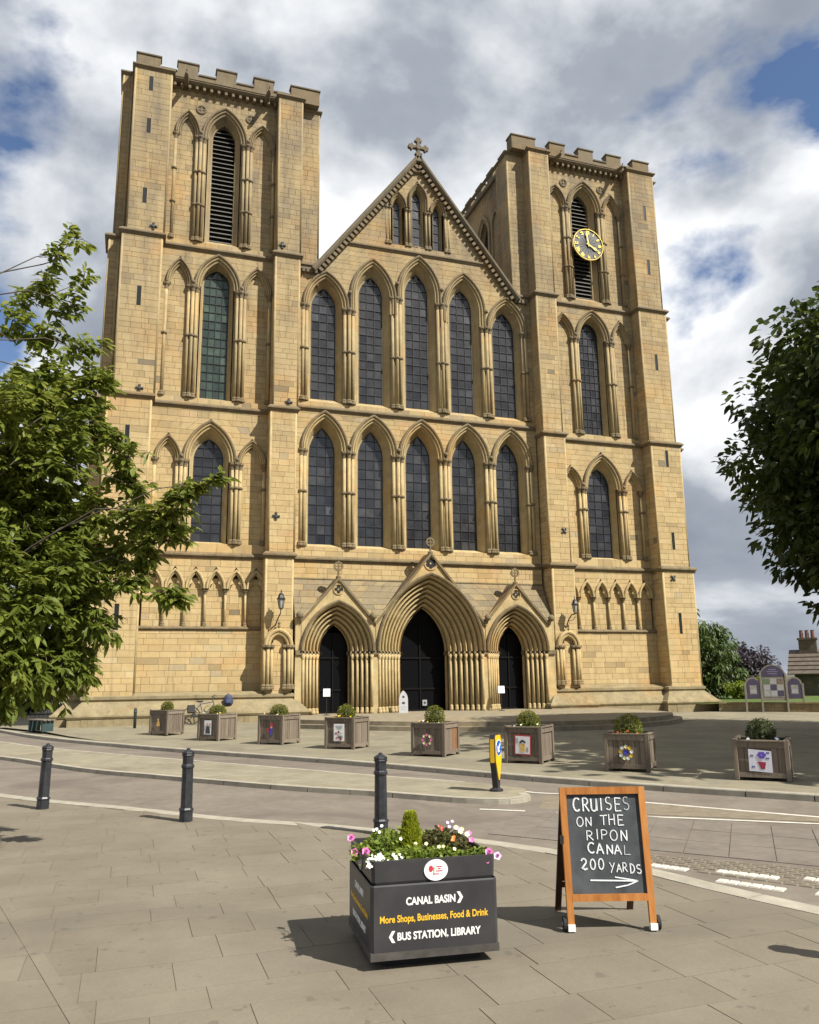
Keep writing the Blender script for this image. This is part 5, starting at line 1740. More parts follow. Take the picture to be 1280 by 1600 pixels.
# planting in the flower box
M['bed_leaf'] = leaf_mat('bedding_leaf', (.07, .11, .014), (.18, .25, .035), (.32, .38, .07), .35)
M['bed_dark'] = leaf_mat('bronze_leaf', (.04, .045, .015), (.09, .085, .025), (.17, .14, .05), .3)
M['conifer'] = leaf_mat('conifer_spray', (.19, .24, .012), (.33, .38, .03), (.48, .50, .07), .4)
def fbw(x, y, z):
    t = fb.rotation_euler.z
    return (fb.location.x+x*math.cos(t)-y*math.sin(t), fb.location.y+x*math.sin(t)+y*math.cos(t), fb.location.z+z*1.05)
cf = empty('dwarf_conifer', fbw(-.045, .06, .575), 0, 'small golden green conifer at the middle of the black flower box', 'conifer')
n = 2600
h_ = RS.rand(n)**.8*.255; rr = (.085*(1-h_/.29)**.65)*(0.55+.45*RS.rand(n)**.5); a_ = RS.rand(n)*2*PI
P = np.stack([rr*np.cos(a_), rr*np.sin(a_), h_], 1)
leaves('foliage', P, np.stack([np.cos(a_)*.5, np.sin(a_)*.5, np.full(n, 1.0)], 1)+RS.normal(size=(n, 3))*.25, .034, .010, M['conifer'], cf, droop=.0)
MB().lathe(0, 0, [(.02, -.03), (.045, .03), (.04, .12), (.01, .22)], 8).build('stem', plain('conifer_core', (.06, .08, .01), .9), cf)
def bedding(name, label, cx, cy, rx, ry, hgt, n, mat, size, cat='plant'):
    o = empty(name, fbw(cx, cy, .57), fb.rotation_euler.z, label, cat, None)
    a = RS.rand(n)*2*PI; r = np.sqrt(RS.rand(n))
    hx_ = (1-r**2)*hgt*RS.uniform(.3, 1, n)+.01
    P = np.stack([rx*r*np.cos(a), ry*r*np.sin(a), hx_], 1)
    D = np.stack([np.cos(a), np.sin(a), np.full(n, .5)], 1)+RS.normal(size=(n, 3))*.7
    leaves('foliage', P, D, size*RS.uniform(.6, 1.3, n), size*.6, M[mat], o)
    st = MB()
    for k in range(26):
        t = RND.uniform(0, 2*PI); q = RND.uniform(0, .8)
        st.tube([(rx*q*.5*math.cos(t), ry*q*.5*math.sin(t), -.02), (rx*q*math.cos(t), ry*q*math.sin(t), hgt*(1-q*q)*.8)], .0025, 3)
    st.build('stems', plain(name+'_stem', (.08, .12, .03), .7), o)
    return o
b1 = bedding('bedding_plant', 'bright green leafy bedding plants at the front of the flower box', -.02, -.235, .36, .12, .08, 1000, 'bed_leaf', .036)
b2 = bedding('bedding_plant', 'taller green bedding plants left of the dwarf conifer', -.22, .08, .18, .24, .15, 800, 'bed_leaf', .038)
b3 = bedding('bedding_plant', 'bronze tinged flowering plants right of the dwarf conifer', .19, .06, .2, .25, .15, 900, 'bed_dark', .036)
b4 = bedding('bedding_plant', 'green trailing plants along the back of the flower box', 0, .3, .36, .12, .12, 500, 'bed_leaf', .045)
def flowers(o, lst, mat, r, petals=5, eye=None, nrm=(-.1, -.75, .6)):
    for x, y, z in lst:
        z *= .82
        mb = MB(); blossom(mb, (x, y, z), (nrm[0]+RND.uniform(-.3, .3), nrm[1], nrm[2]+RND.uniform(-.2, .3)), r, petals, .3)
        f_ = mb.build('flower', mat, o)
        if eye:
            mb = MB(); nn = Vector(nrm).normalized(); blossom(mb, Vector((x, y, z))+nn*r*.14, nrm, r*.38, 5, .3); mb.build('flower_eye', eye, f_)
flowers(b3, [(-.02, .0, .205), (-.01, -.02, .18), (.0, -.01, .19)], pet_r, .012, 4)
flowers(b3, [(.03, -.16, .12), (.05, -.12, .13)], pet_o, .017)
flowers(b3, [(.14, -.02, .17), (.16, -.08, .14), (.12, -.05, .16), (.11, .02, .18)], pet_c, .02, 6)
flowers(b3, [(.18, -.12, .10), (.2, .0, .13), (.15, .1, .15)], pet_p, .022)
flowers(b3, [(.08, .14, .20), (.1, .08, .22), (.06, .02, .19)], pet_l, .014)
flowers(b2, [(-.06, .02, .2), (-.02, .04, .22), (-.05, -.01, .18), (-.08, .03, .19), (.08, -.12, .14)], pet_w, .013)
flowers(b1, [(.1, -.02, .11), (.14, .02, .1), (.2, -.04, .09), (-.05, .04, .13), (.02, .02, .13)], pet_c, .014)
def petunia(label, x, y, fl, drop):
    o = empty('petunia', fbw(x, y, .60), fb.rotation_euler.z, label, 'petunia', None)
    n = 90
    P = np.stack([RS.normal(0, .035, n), RS.normal(0, .035, n), RS.uniform(-.05, .05, n)], 1)
    leaves('foliage', P, RS.normal(size=(n, 3)), .035, .02, M['bed_leaf'], o)
    for (a, b, c, m_) in fl:
        MB().tube([(0, 0, -.03), (a*.6, b*.6, c*.7), (a, b+.015, c-.01)], .003, 4).build('stem', plain('petunia_stem', (.08, .14, .03), .7), o)
        mb = MB(); blossom(mb, (a, b, c), (-.15, -.85, .45), .03, 5, .25); f_ = mb.build('flower', m_, o)
        mb = MB(); nn = Vector((-.15, -.85, .45)).normalized(); blossom(mb, Vector((a, b, c))+nn*.008, nn, .013, 5, .2); mb.build('flower_eye', pet_d, f_)
petunia('pink petunias at the back left corner of the flower box', -.42, .02, [(.02, -.14, .03, pet_p), (-.03, .18, .065, pet_p), (-.035, .0, .0, pet_p)], 0)
petunia('pink petunias spilling over the front right corner of the flower box', .35, -.30, [(.04, -.08, .03, pet_p), (.015, -.10, -.01, pet_p), (.12, -.02, -.01, pet_l)], .1)
al = empty('alyssum', fbw(-.34, -.34, .60), fb.rotation_euler.z, 'clump of tiny white alyssum at the front left corner', 'alyssum')
n = 120
P = np.stack([RS.normal(0, .055, n), RS.normal(0, .03, n), RS.uniform(-.03, .03, n)], 1)
leaves('foliage', P, RS.normal(size=(n, 3)), .02, .01, M['bed_leaf'], al)
fm = MB()
for k in range(110):
    cl = RND.choice([(-.07, 0, .02), (-.03, -.03, .03), (.0, .02, .035), (.03, -.04, .005), (.09, -.02, .03), (.12, 0, .02), (-.09, -.06, .0)])
    blossom(fm, (cl[0]+RND.gauss(0, .013), cl[1]+RND.gauss(0, .012), cl[2]+RND.gauss(0, .010)), (RND.uniform(-.5, .5), -.6, .7), .009, 4)
fm.build('blossoms', pet_w, al)['kind'] = 'stuff'

# ------------------------------------------------------------------ chalkboard
ab = empty('chalkboard', (-9.495, -30.365, ZN), math.atan2(-.19, .59), 'wooden A-board with chalk lettering standing on the pavement', 'chalkboard')
ow = wood_mat('orange_wood', [(.25, (.24, .085, .02)), (.5, (.37, .15, .04)), (.75, (.47, .21, .065))], (9, 9, 1.2))
dwm = wood_mat('dark_wood', [(.25, (.035, .018, .012)), (.7, (.075, .038, .022))], (9, 9, 1.2))
H_ = .985; TY = .11
def lean(x, z, y=0.0): return (x, TY*z/H_+y, z)
def wT(z): return .298+.0*z/H_          # the frame narrows upwards
def bar(p, q, wx, wy, mat, name, par=ab):
    """a straight bar between two points with a rectangular section"""
    p, q = Vector(p), Vector(q); d_ = (q-p).normalized()
    n_ = Vector((0, -1, TY/H_*1.0)).normalized()
    if abs(d_.dot(n_)) > .9: n_ = Vector((0, 0, 1))
    s_ = d_.cross(n_).normalized(); n_ = s_.cross(d_).normalized()
    V = []
    for c in (p, q):
        for a, b in ((-1, -1), (1, -1), (1, 1), (-1, 1)): V.append(c+s_*wx*a+n_*wy*b)
    return mesh_obj(name, [tuple(v_) for v_ in V], [(3, 2, 1, 0), (4, 5, 6, 7), (0, 1, 5, 4), (1, 2, 6, 5), (2, 3, 7, 6), (3, 0, 4, 7)], mat, par)
for s_ in (-1, 1):
    bar(lean(s_*wT(.02), .02), lean(s_*wT(H_), H_), .024, .016, ow, 'leg')
    wp_ = MB().box(s_*wT(.04)-.026, s_*wT(.04)+.026, -.024, .02, .01, .055); wp_.build('foot_cap', wht, ab)
    wl = MB(); wl.lathe(0, 0, [(.02, -.014), (.05, -.012), (.05, .012), (.02, .014)], 16)
    wl.V = [(z+s_*(wT(0)+.042), y+.03, x+.05) for x, y, z in wl.V]
    w_o = wl.build('wheel', rub, ab)
    hb = MB(); hb.lathe(0, 0, [(.014, -.02), (.014, .02)], 8); hb.V = [(z+s_*(wT(0)+.042), y+.03, x+.05) for x, y, z in hb.V]; hb.build('hub', plain('hub_grey_%d' % s_, (.3, .3, .3), .5), w_o)
    b0 = (s_*.285, .58, 0.0); b1_ = (s_*.285, .15, H_-.03)
    bar(b0, b1_, .022, .015, dwm, 'back_leg')
bar(lean(-wT(H_)+.02, H_-.025, -.001), lean(wT(H_)-.02, H_-.025, -.001), .026, .017, ow, 'top_rail')
bar(lean(-wT(.22)+.02, .225, -.001), lean(wT(.22)-.02, .225, -.001), .024, .017, ow, 'bottom_rail')
bar((-.27, .49, .21), (.27, .49, .21), .02, .014, dwm, 'back_rail')
ZB0, ZB1 = .245, .94
chm = plain('slate_board', (.038, .045, .052), .8, .45, 3.5, hi=(.075, .085, .095))
def bq(s, t, y=0.0):
    z = ZB1-(ZB1-ZB0)*t; hw = wT(z)-.022
    return lean(-hw+2*hw*s, z, y)
mesh_obj('board', [bq(0, 1, .004), bq(1, 1, .004), bq(1, 0, .004), bq(0, 0, .004), bq(0, 1, .014), bq(1, 1, .014), bq(1, 0, .014), bq(0, 0, .014)], [(0, 1, 2, 3), (7, 6, 5, 4), (0, 4, 5, 1), (1, 5, 6, 2), (2, 6, 7, 3), (3, 7, 4, 0)], chm, ab)
mesh_obj('back_board', [(-.27, .47, .24), (.27, .47, .24), (.27, .165, .93), (-.27, .165, .93), (-.27, .48, .24), (.27, .48, .24), (.27, .175, .93), (-.27, .175, .93)], [(0, 1, 2, 3), (7, 6, 5, 4), (0, 4, 5, 1), (1, 5, 6, 2), (2, 6, 7, 3), (3, 7, 4, 0)], dwm, ab)
MB().tube([(-.30, .07, .62), (-.30, .2, .60), (-.29, .3, .61)], .006, 4).build('stay', M['iron'], ab)
MB().box(-.335, -.315, .05, .09, .59, .65).build('stay_bracket', M['iron'], ab)
# chalk letters drawn as strokes
def arcp(cx, cy, rx, ry, a0, a1, n=9): return [(cx+rx*math.cos(math.radians(a0+(a1-a0)*i/n)), cy+ry*math.sin(math.radians(a0+(a1-a0)*i/n))) for i in range(n+1)]
GLY = {
 'C': [arcp(.55, .5, .5, .5, 50, 310)], 'R': [[(.1, 0), (.1, 1)], [(.05, .97)]+arcp(.35, .73, .42, .26, 90, -90)+[(.1, .47)], [(.35, .47), (.9, 0)]],
 'U': [[(.08, 1), (.1, .3)]+arcp(.45, .3, .35, .3, 180, 360)+[(.85, 1), (.88, .05)]], 'I': [[(.5, 0), (.5, 1)]],
 'S': [arcp(.5, .75, .36, .24, 50, 270)+arcp(.5, .26, .38, .25, 90, -140)], 'E': [[(.9, .97), (.12, 1), (.12, 0), (.9, .03)], [(.12, .52), (.75, .52)]],
 'O': [arcp(.5, .5, .47, .5, 95, 460, 14)], 'N': [[(.1, 0), (.12, 1), (.85, .05), (.88, 1)]], 'T': [[(0, .97), (1, 1)], [(.5, 1), (.48, 0)]],
 'H': [[(.1, 1), (.1, 0)], [(.88, 1), (.88, 0)], [(.1, .5), (.88, .52)]], 'P': [[(.1, 0), (.1, 1)], [(.05, .97)]+arcp(.4, .72, .42, .27, 90, -90)+[(.1, .45)]],
 'A': [[(0, 0), (.45, 1), (.95, 0)], [(.2, .38), (.75, .38)]], 'L': [[(.2, 1), (.12, .02), (.95, .05)]], 'Y': [[(.0, 1), (.45, .5)], [(.95, 1), (.2, -.15)]],
 'D': [[(.12, 0), (.12, 1)], [(.05, 1)]+arcp(.2, .5, .68, .5, 88, -88)+[(.05, 0)]], '2': [arcp(.45, .72, .38, .27, 160, -20)+[(.1, .1), (.25, .16), (.55, .0), (.95, .1)]], '0': [arcp(.5, .5, .4, .5, 95, 455, 14)], ' ': []}
chalk = plain('chalk', (.66, .68, .70), .9, .25, 90); chalk2 = plain('faint_chalk', (.42, .45, .48), .9, .3, 90)
def stroke(mb, pts, w):
    P = [Vector(p) for p in pts]
    for a, b in zip(P[:-1], P[1:]):
        d_ = b-a
        if d_.length < 1e-5: continue
        d_.normalize()
        s_ = d_.cross(Vector((0, -1, TY/H_))).normalized()*w
        e2 = d_*w*.4
        mb.quad(a-s_-e2, b-s_+e2, b+s_+e2, a+s_-e2)
def chalk_word(word, s0, s1, t0, t1, w=.0042, slope=0.0, weights=None):
    n = len(word)
    wd = [{'I': .45, ' ': .6}.get(c, 1.0) for c in word]
    gap = .28
    tot = sum(wd)+gap*(n-1); x = 0
    for i, c in enumerate(word):
        mb = MB()
        jx, jt, sc_ = RND.uniform(-.01, .01), RND.uniform(-.008, .008), RND.uniform(.92, 1.06)
        for st in GLY[c]:
            pts = []
            for gx, gy in st:
                s = s0+(s1-s0)*(x+gx*wd[i])/tot+jx
                t = t1-(t1-t0)*gy*sc_+jt+slope*((x+gx)/tot)
                pts.append(bq(s, t, -.0005-.0002*i))
            stroke(mb, pts, w*(weights[i] if weights else 1))
        if mb.V: mb.build('chalk_letter', chalk if (not weights or weights[i] > .8) else chalk2, ab)
        x += wd[i]+gap
chalk_word('CRUISES', .09, .87, .04, .17, .0046, .01, [1.3, 1.1, 1.2, 1, .9, .85, .75])
chalk_word('ON THE', .13, .77, .23, .33, .0036, -.005)
chalk_word('RIPON', .24, .80, .365, .465, .0036, .01, [.95, 1, .9, .95, 1.25])
chalk_word('CANAL', .25, .83, .505, .60, .0040, .02, [1.3, 1.25, 1.2, 1.1, .75])
chalk_word('200', .155, .45, .65, .755, .0044, .0, [1.35, 1.1, 1])
chalk_word('YARDS', .53, .95, .69, .775, .0036, .025, [.85, .95, .95, 1.2, 1.2])
mb = MB(); stroke(mb, [bq(.26, .862, -.001), bq(.88, .875, -.001)], .0052); mb.build('chalk_arrow', chalk, ab)
mb = MB(); stroke(mb, [bq(.59, .835, -.0014), bq(.75, .855, -.0014), bq(.89, .875, -.0014)], .0046); stroke(mb, [bq(.59, .935, -.0014), bq(.75, .915, -.0014), bq(.89, .875, -.0014)], .0046); mb.build('chalk_arrow_head', chalk, ab)

# ------------------------------------------------------------------ triple notice board by the lawn
nb = empty('notice_board', (15.2, -3.05, ZF), math.atan2(-1.49, 2.07), 'wooden triple notice board with rounded purple headed panels by the lawn', 'notice board')
gw = plain('grey_oak', (.19, .17, .135), .8, .2, 8); pur = plain('purple_panel', (.055, .045, .085), .5, .2, 4); pap = plain('notice_paper', (.22, .21, .19), .6, .25, 6)
for x, h in ((0, 1.30), (.71, 1.80), (1.82, 1.80), (2.53, 1.30)): MB().box(x-.045, x+.045, -.05, .05, -.03, h, .01).build('post', gw, nb)
def arched(x0, x1, z0, zs, y0, y1):
    cx, r = (x0+x1)/2, (x1-x0)/2
    return [(x0, z0), (x1, z0)]+[(cx+r*math.cos(PI*k/14), zs+r*math.sin(PI*k/14)*1.0) for k in range(15)]
for x0, x1, z0, zs in ((.05, .66, .62, 1.28), (1.87, 2.48, .62, 1.28)):
    a = arched(x0, x1, z0, zs, 0, 0)
    fr_ = MB().prism([((x-(x0+x1)/2)*1.12+(x0+x1)/2, (z-z0)*1.05+z0-.02) for x, z in a], -.02, .03).build('panel_frame', gw, nb)
    pn = MB().prism([((x-(x0+x1)/2)*.9+(x0+x1)/2, (z-z0)*.96+z0) for x, z in a], -.03, -.02).build('panel', pur, fr_)
    MB().prism(rect(x0+.15, x1-.15, z0+.2, z0+.62), -.034, -.03).build('picture', pap, pn)
    MB().prism(rect(x0+.17, x1-.17, z0+.24, z0+.42), -.038, -.034).build('picture_print', inkg, pn)
MB().prism(rect(.76, 1.77, .52, 1.62), -.02, .03).build('panel_frame', gw, nb)
pn = MB().prism(rect(.80, 1.73, .68, 1.58), -.028, -.02).build('panel', pap, nb)
cols_ = [plain('map_green', (.10, .14, .07), .6), pap, inkg, plain('photo_brown', (.14, .11, .08), .6), pur, plain('pale_sheet', (.30, .29, .28), .6)]
k = 0
for r_ in range(3):
    for c_ in range(3):
        MB().prism(rect(.83+.30*c_, 1.10+.30*c_, 1.28-.28*r_, 1.54-.28*r_), -.032, -.028).build('poster', cols_[[0, 5, 3, 2, 4, 5, 5, 2, 4][k]], pn); k += 1
cxh, rh = 1.265, .55
hd = MB().prism([(cxh+rh*1.06*math.cos(PI*k/18), 1.62+rh*1.06*math.sin(PI*k/18)) for k in range(19)], -.02, .03).build('head_frame', gw, nb)
MB().prism([(cxh+rh*.95*math.cos(PI*k/18), 1.63+rh*.95*math.sin(PI*k/18)) for k in range(19)], -.03, -.02).build('head_panel', pur, hd)
for z_, w_ in ((1.95, .34), (1.85, .5), (1.75, .42)): MB().prism(rect(cxh-w_/2, cxh+w_/2, z_, z_+.03), -.033, -.03).build('head_print', plain('faded_print_%d' % int(z_*100), (.2, .17, .26), .6), hd)
# ------------------------------------------------------------------ trees and background
bark = plain('bark', (.085, .068, .05), .9, .35, 9, bmp=.5)
def limb(mb, pts, r0, r1, n=6):
    k = len(pts)
    mb.tube(pts, [r0+(r1-r0)*i/(k-1) for i in range(k)], n)
def curve_pts(a, b, sag=.0, n=5, wob=.06):
    a, b = Vector(a), Vector(b); l = (b-a).length
    out = []
    for i in range(n+1):
        t = i/n
        p = a.lerp(b, t)+Vector((0, 0, sag*math.sin(PI*t)*l))
        if 0 < i < n: p += Vector((RND.gauss(0, wob), RND.gauss(0, wob), RND.gauss(0, wob)))*l*.35
        out.append(p)
    return out

# --- leafy tree at the left, close to the camera
def ray_at(px, py, D):
    d = CF*1280+CR*(px-640)-CU*(py-800)
    k = D/math.hypot(d.x, d.y)
    return CAM+d*k
lt = empty('cherry_tree', (-16.3, -26.6, ZN), 0, 'leafy green tree hanging over the pavement at the left', 'tree')
LB = Vector(lt.location)
M['cherry'] = leaf_mat('cherry_leaf', (.075, .11, .016), (.17, .215, .036), (.31, .34, .07), .52, .5)
tb = MB()
trunk_top = Vector((-16.1, -26.5, 2.4))-LB
limb(tb, curve_pts((0, 0, -.1), trunk_top, 0, 4, .02), .17, .13, 9)
tr_o = tb.build('trunk', bark, lt, True)
tips = []
# sprays that reach into the picture (position seen from where the tree stands, real depth 9-12 m)
seen = [(118, 372, 10.4, .22), (90, 395, 10.3, .25), (130, 440, 10.1, .2), (70, 440, 10.5, .32), (45, 470, 10.8, .3), (100, 480, 10.2, .3), (60, 520, 10.4, .38), (20, 500, 10.6, .4), (120, 545, 10.0, .3),
        (60, 590, 10.4, .42), (110, 620, 10.0, .38), (148, 600, 9.9, .26), (20, 620, 10.8, .45), (140, 660, 9.9, .32), (70, 680, 10.6, .45), (20, 720, 10.2, .5), (120, 720, 10.4, .36), (180, 690, 9.7, .2), (200, 715, 9.6, .22), (190, 745, 9.8, .2),
        (212, 760, 9.6, .2), (90, 770, 10.4, .45), (30, 800, 10.2, .5), (150, 800, 9.9, .34), (200, 812, 9.6, .28), (240, 810, 9.4, .26), (270, 795, 9.3, .24), (288, 770, 9.2, .2), (310, 755, 9.1, .14), (270, 830, 9.4, .2), (235, 850, 9.5, .26), (190, 860, 9.8, .3),
        (130, 850, 10.1, .4), (60, 860, 10.3, .5), (10, 880, 10.4, .5), (220, 888, 9.6, .18), (260, 925, 9.2, .15), (282, 935, 9.1, .13), (210, 915, 9.5, .16), (185, 905, 9.6, .14), (150, 905, 9.8, .26), (100, 920, 10.1, .42), (40, 940, 10.2, .5), (140, 960, 9.8, .3), (165, 985, 9.5, .16),
        (90, 980, 10.0, .38), (30, 1000, 10.2, .42), (120, 1020, 9.8, .26), (135, 1045, 9.6, .18), (80, 1030, 10.0, .3), (20, 1050, 10.3, .34), (345, 745, 9.0, .1)]
for px, py, D, r in seen: tips.append((ray_at(px, py, D)-LB, r))
for k in range(46):
    px, py = RND.uniform(-60, 105), RND.uniform(600, 1050)
    tips.append((ray_at(px, py, RND.uniform(9.6, 12.2))-LB, RND.uniform(.32, .52)))
# the rest of the crown, out of the picture to the left and towards the viewer
for k in range(46):
    while True:
        p = Vector((RND.uniform(-1, 1), RND.uniform(-1, 1), RND.uniform(-1, 1)))
        if p.length < 1: break
    q = Vector((-16.7+p.x*2.1, -26.2+p.y*2.2, 5.0+p.z*3.0))
    d = q-CAM; w_ = d.dot(CF)
    if w_ > 0 and 640+d.dot(CR)/w_*1280 > -120: continue
    tips.append((q-LB, RND.uniform(.35, .55)))
hubs = [trunk_top+Vector(v_) for v_ in ((.35, .3, 1.0), (.7, .35, .35), (-.3, .1, 1.3), (.1, .5, 2.2), (.5, .5, 3.2), (1.1, .45, 1.6), (1.4, .6, .5))]
br = MB()
for h in hubs[:3]: limb(br, curve_pts(trunk_top, h, .02, 4), .10, .07, 7)
limb(br, curve_pts(hubs[0], hubs[3], 0, 4), .07, .05, 6); limb(br, curve_pts(hubs[3], hubs[4], 0, 4), .05, .035, 6)
limb(br, curve_pts(hubs[0], hubs[5], 0, 4), .06, .04, 6); limb(br, curve_pts(hubs[1], hubs[6], 0, 4), .05, .035, 6)
LP, LD, LT = [], [], []
for c, r in tips:
    h = min(hubs, key=lambda q: (q-c).length)
    if RND.random() < .28: limb(br, curve_pts(h, c, .06, 6, .12), .013, .005, 5)
    n = int((60+3000*r*r)*(.5 if c.z+LB.z > 5.6 else 1))
    outd = (c-h).normalized()
    nt = max(3, int(n/11))
    lite = RND.uniform(-.12, .12)
    for k in range(nt):
        # a twig with its bunch of hanging leaves
        v_ = Vector((RND.gauss(0, 1), RND.gauss(0, 1), RND.gauss(0, 1.1))).normalized()
        e_p = c+v_*r*RND.uniform(.3, 1.0)+outd*r*.25
        if (r < .3 and k % 2 == 0) or k < 3: limb(br, [c, c.lerp(e_p, .5)+Vector((0, 0, .02)), e_p], .007, .003, 4)
        td = ((e_p-c)+outd*.15).normalized()
        for j in range(RND.randint(7, 12)):
            a = RND.uniform(0, 2*PI)
            sp_ = td*RND.uniform(.2, .9)+Vector((math.cos(a), math.sin(a), RND.uniform(-.6, .3)))*.8
            LP.append(e_p-td*RND.uniform(0, .14)); LD.append(sp_); LT.append(min(1, max(0, RND.gauss(.48+lite, .2))))
tag(br.build('branches', bark, lt, True), kind='stuff')
LP = np.array([tuple(p) for p in LP]); LD = np.array([tuple(p) for p in LD]); LT = np.array(LT)
leaves('crown', LP, LD, RS.uniform(.07, .16, len(LP)), RS.uniform(.036, .066, len(LP)), M['cherry'], lt, tint=LT, droop=.4, fold=.2)
print('cherry leaves', len(LP))

# --- general broadleaf tree built of leaf clumps
def tree(name, loc, label, height, crown_c, crown_r, n_clump, n_leaf, size, mat, trunk_r=.25, clump_r=.16, cat='tree', group=None, droop=.3, seed=1, fill=.5, spread=1.0, jit=.13, wid=.5):
    rs = np.random.RandomState(seed); rd = random.Random(seed)
    o = empty(name, loc, 0, label, cat, group)
    cc = np.array(crown_c); cr = np.array(crown_r)
    d = unit(rs.normal(size=(n_clump, 3)))
    rad = fill+(1-fill)*rs.rand(n_clump)**.7
    cen = cc+d*rad[:, None]*cr*(1+jit*rs.normal(size=(n_clump, 1)))
    w = MB()
    top = Vector((crown_c[0]*.6, crown_c[1]*.6, crown_c[2]-crown_r[2]*.35))
    limb(w, curve_pts((0, 0, -.2), top, 0, 5, .03), trunk_r, trunk_r*.55, 9)
    w.build('trunk', bark, o, True)
    b = MB()
    for c in cen[:: max(1, n_clump//50)]:
        s_ = top.lerp(Vector((0, 0, crown_c[2]*.4)), rd.random()*.5)
        limb(b, curve_pts(s_, c, .04, 4), trunk_r*.28, trunk_r*.05, 5)
    b.build('branches', bark, o, True)
    k = n_leaf//n_clump
    P = []; D = []; T = []
    mr = float(np.mean(crown_r))
    for c in cen:
        dd = unit(rs.normal(size=(k, 3)))
        rr = clump_r*mr*(0.35+.65*rs.rand(k)**.5)*rs.uniform(.7, 1.3)
        P.append(c+dd*rr[:, None]*[1.15*spread, 1.15*spread, .75]); D.append(dd+rs.normal(size=(k, 3))*.5+[0, 0, -.15]); T.append(np.clip(rs.normal(.5+rs.normal()*.12, .2, k), 0, 1))
    P = np.concatenate(P); D = np.concatenate(D); T = np.concatenate(T)
    leaves('crown', P, D, size*rs.uniform(.7, 1.3, len(P)), size*wid*rs.uniform(.8, 1.2, len(P)), mat, o, tint=T, droop=droop)
    return o
M['chestnut'] = leaf_mat('chestnut_leaf', (.024, .042, .009), (.05, .078, .015), (.11, .14, .03), .35)
M['bg_green'] = leaf_mat('background_leaf', (.035, .06, .015), (.07, .11, .025), (.13, .18, .04), .3)
M['bg_dark'] = leaf_mat('dark_leaf', (.018, .03, .01), (.035, .055, .015), (.06, .085, .022), .2)
M['bg_purple'] = leaf_mat('purple_leaf', (.03, .022, .03), (.06, .045, .06), (.09, .075, .085), .2)
M['bg_lime'] = leaf_mat('lime_leaf', (.09, .13, .015), (.17, .23, .03), (.26, .32, .05), .3)
tree('chestnut_tree', (10.0, -20.5, .1), 'big dark horse chestnut tree reaching in at the right edge', 14, (0, 0, 8.1), (6.3, 6.7, 5.5), 460, 96000, .27, M['chestnut'], .5, .165, seed=3, fill=.74, jit=.045, wid=.62)
tree('chestnut_tree', (8.3, -27.0, .1), 'horse chestnut tree out of view whose shade falls on the forecourt', 14, (0, 0, 8.2), (6.2, 5.6, 5.0), 260, 20000, .55, M['chestnut'], .45, .2, seed=13, fill=.35, wid=.65)
tree('weeping_tree', (20.6, 6.0, .4), 'weeping green tree beside the right tower', 5.5, (0, 0, 2.3), (1.55, 1.55, 2.4), 50, 6000, .22, M['bg_green'], .14, .26, droop=1.0, seed=4, group='trees beyond the lawn')
tree('weeping_tree', (18.9, 6.5, .4), 'taller green tree half hidden by the right tower', 6, (0, 0, 3.0), (1.5, 1.5, 2.6), 50, 6000, .22, M['bg_green'], .14, .26, droop=.9, seed=5, group='trees beyond the lawn')
tree('purple_tree', (34.5, 21, .0), 'dark purple leaved tree behind the notice boards', 5, (0, 0, 2.4), (3.0, 3.0, 2.1), 60, 7000, .3, M['bg_purple'], .2, .22, seed=6, group='trees beyond the lawn')
for k, (x, y, r, lab) in enumerate(((20.9, 4.0, .9, 'bright green shrub on the lawn beneath the weeping tree'), (22.3, 3.9, .85, 'bright green shrub on the lawn left of the notice boards'), (23.6, 4.4, .8, 'bright green shrub on the lawn behind the notice boards'))):
    tree('garden_shrub', (x, y, .45), lab, 1.5, (0, 0, .55), (r, r, .55), 26, 2600, .16, M['bg_lime'] if k != 2 else M['bg_green'], .05, .3, 'shrub', 'shrubs on the lawn', seed=20+k, fill=.4)
tree('tree', (-24, 20, 0), 'dark tree behind the left tower, seen under the leafy branches', 10, (0, 0, 5.0), (4.2, 4.2, 4.2), 90, 9000, .34, M['bg_dark'], .3, .2, group='trees beyond the left tower', seed=8)
tree('tree', (-30, 14, 0), 'dark tree beyond the parked car at the left edge', 11, (0, 0, 5.5), (4.5, 4.5, 4.6), 90, 9000, .34, M['bg_dark'], .3, .2, group='trees beyond the left tower', seed=9)
tree('hedge_shrub', (-18.6, 17.5, .05), 'mid green shrub at the foot of the left tower flank', 3, (0, 0, 1.2), (1.7, 1.7, 1.3), 36, 3600, .24, M['bg_green'], .06, .26, 'shrub', None, seed=10, fill=.4)
tree('hedge_shrub', (-22.2, 16.2, .05), 'dark shrub behind the parked car', 3, (0, 0, 1.4), (2.2, 2.0, 1.4), 36, 3600, .24, M['bg_dark'], .06, .26, 'shrub', None, seed=12, fill=.4)

# --- lodge at the far right
hs = empty('lodge_house', (32.7, 6.1, -.9), math.radians(-48), 'low stone lodge with brown tiled roof and tall chimney at the far right', 'house')
hw_ = plain('lodge_stone', (.09, .075, .055), .9, .3, 2)
wl_ = MB().box(-4, 4, -2.6, 2.6, 0, 2.75).build('wall', hw_, hs)
rf = MB().prism([(-3.0, 2.7), (3.0, 2.7), (0, 4.35)], -4.4, 4.4)
rf.V = [(y, x, z) for x, y, z in rf.V]; rfm = plain('roof_tile', (.10, .078, .06), .85, .3, 3)
ro_ = rf.build('roof', rfm, hs)
for k in range(6):
    for sd in (-1, 1):
        f0 = k/6
        y0 = sd*3.02*(1-f0); z0 = 2.72+1.65*f0
        rw = MB().box(-4.42, 4.42, min(y0, y0-sd*.08), max(y0, y0-sd*.08), z0, z0+.05); rw.build('tile_course', rfm, ro_)
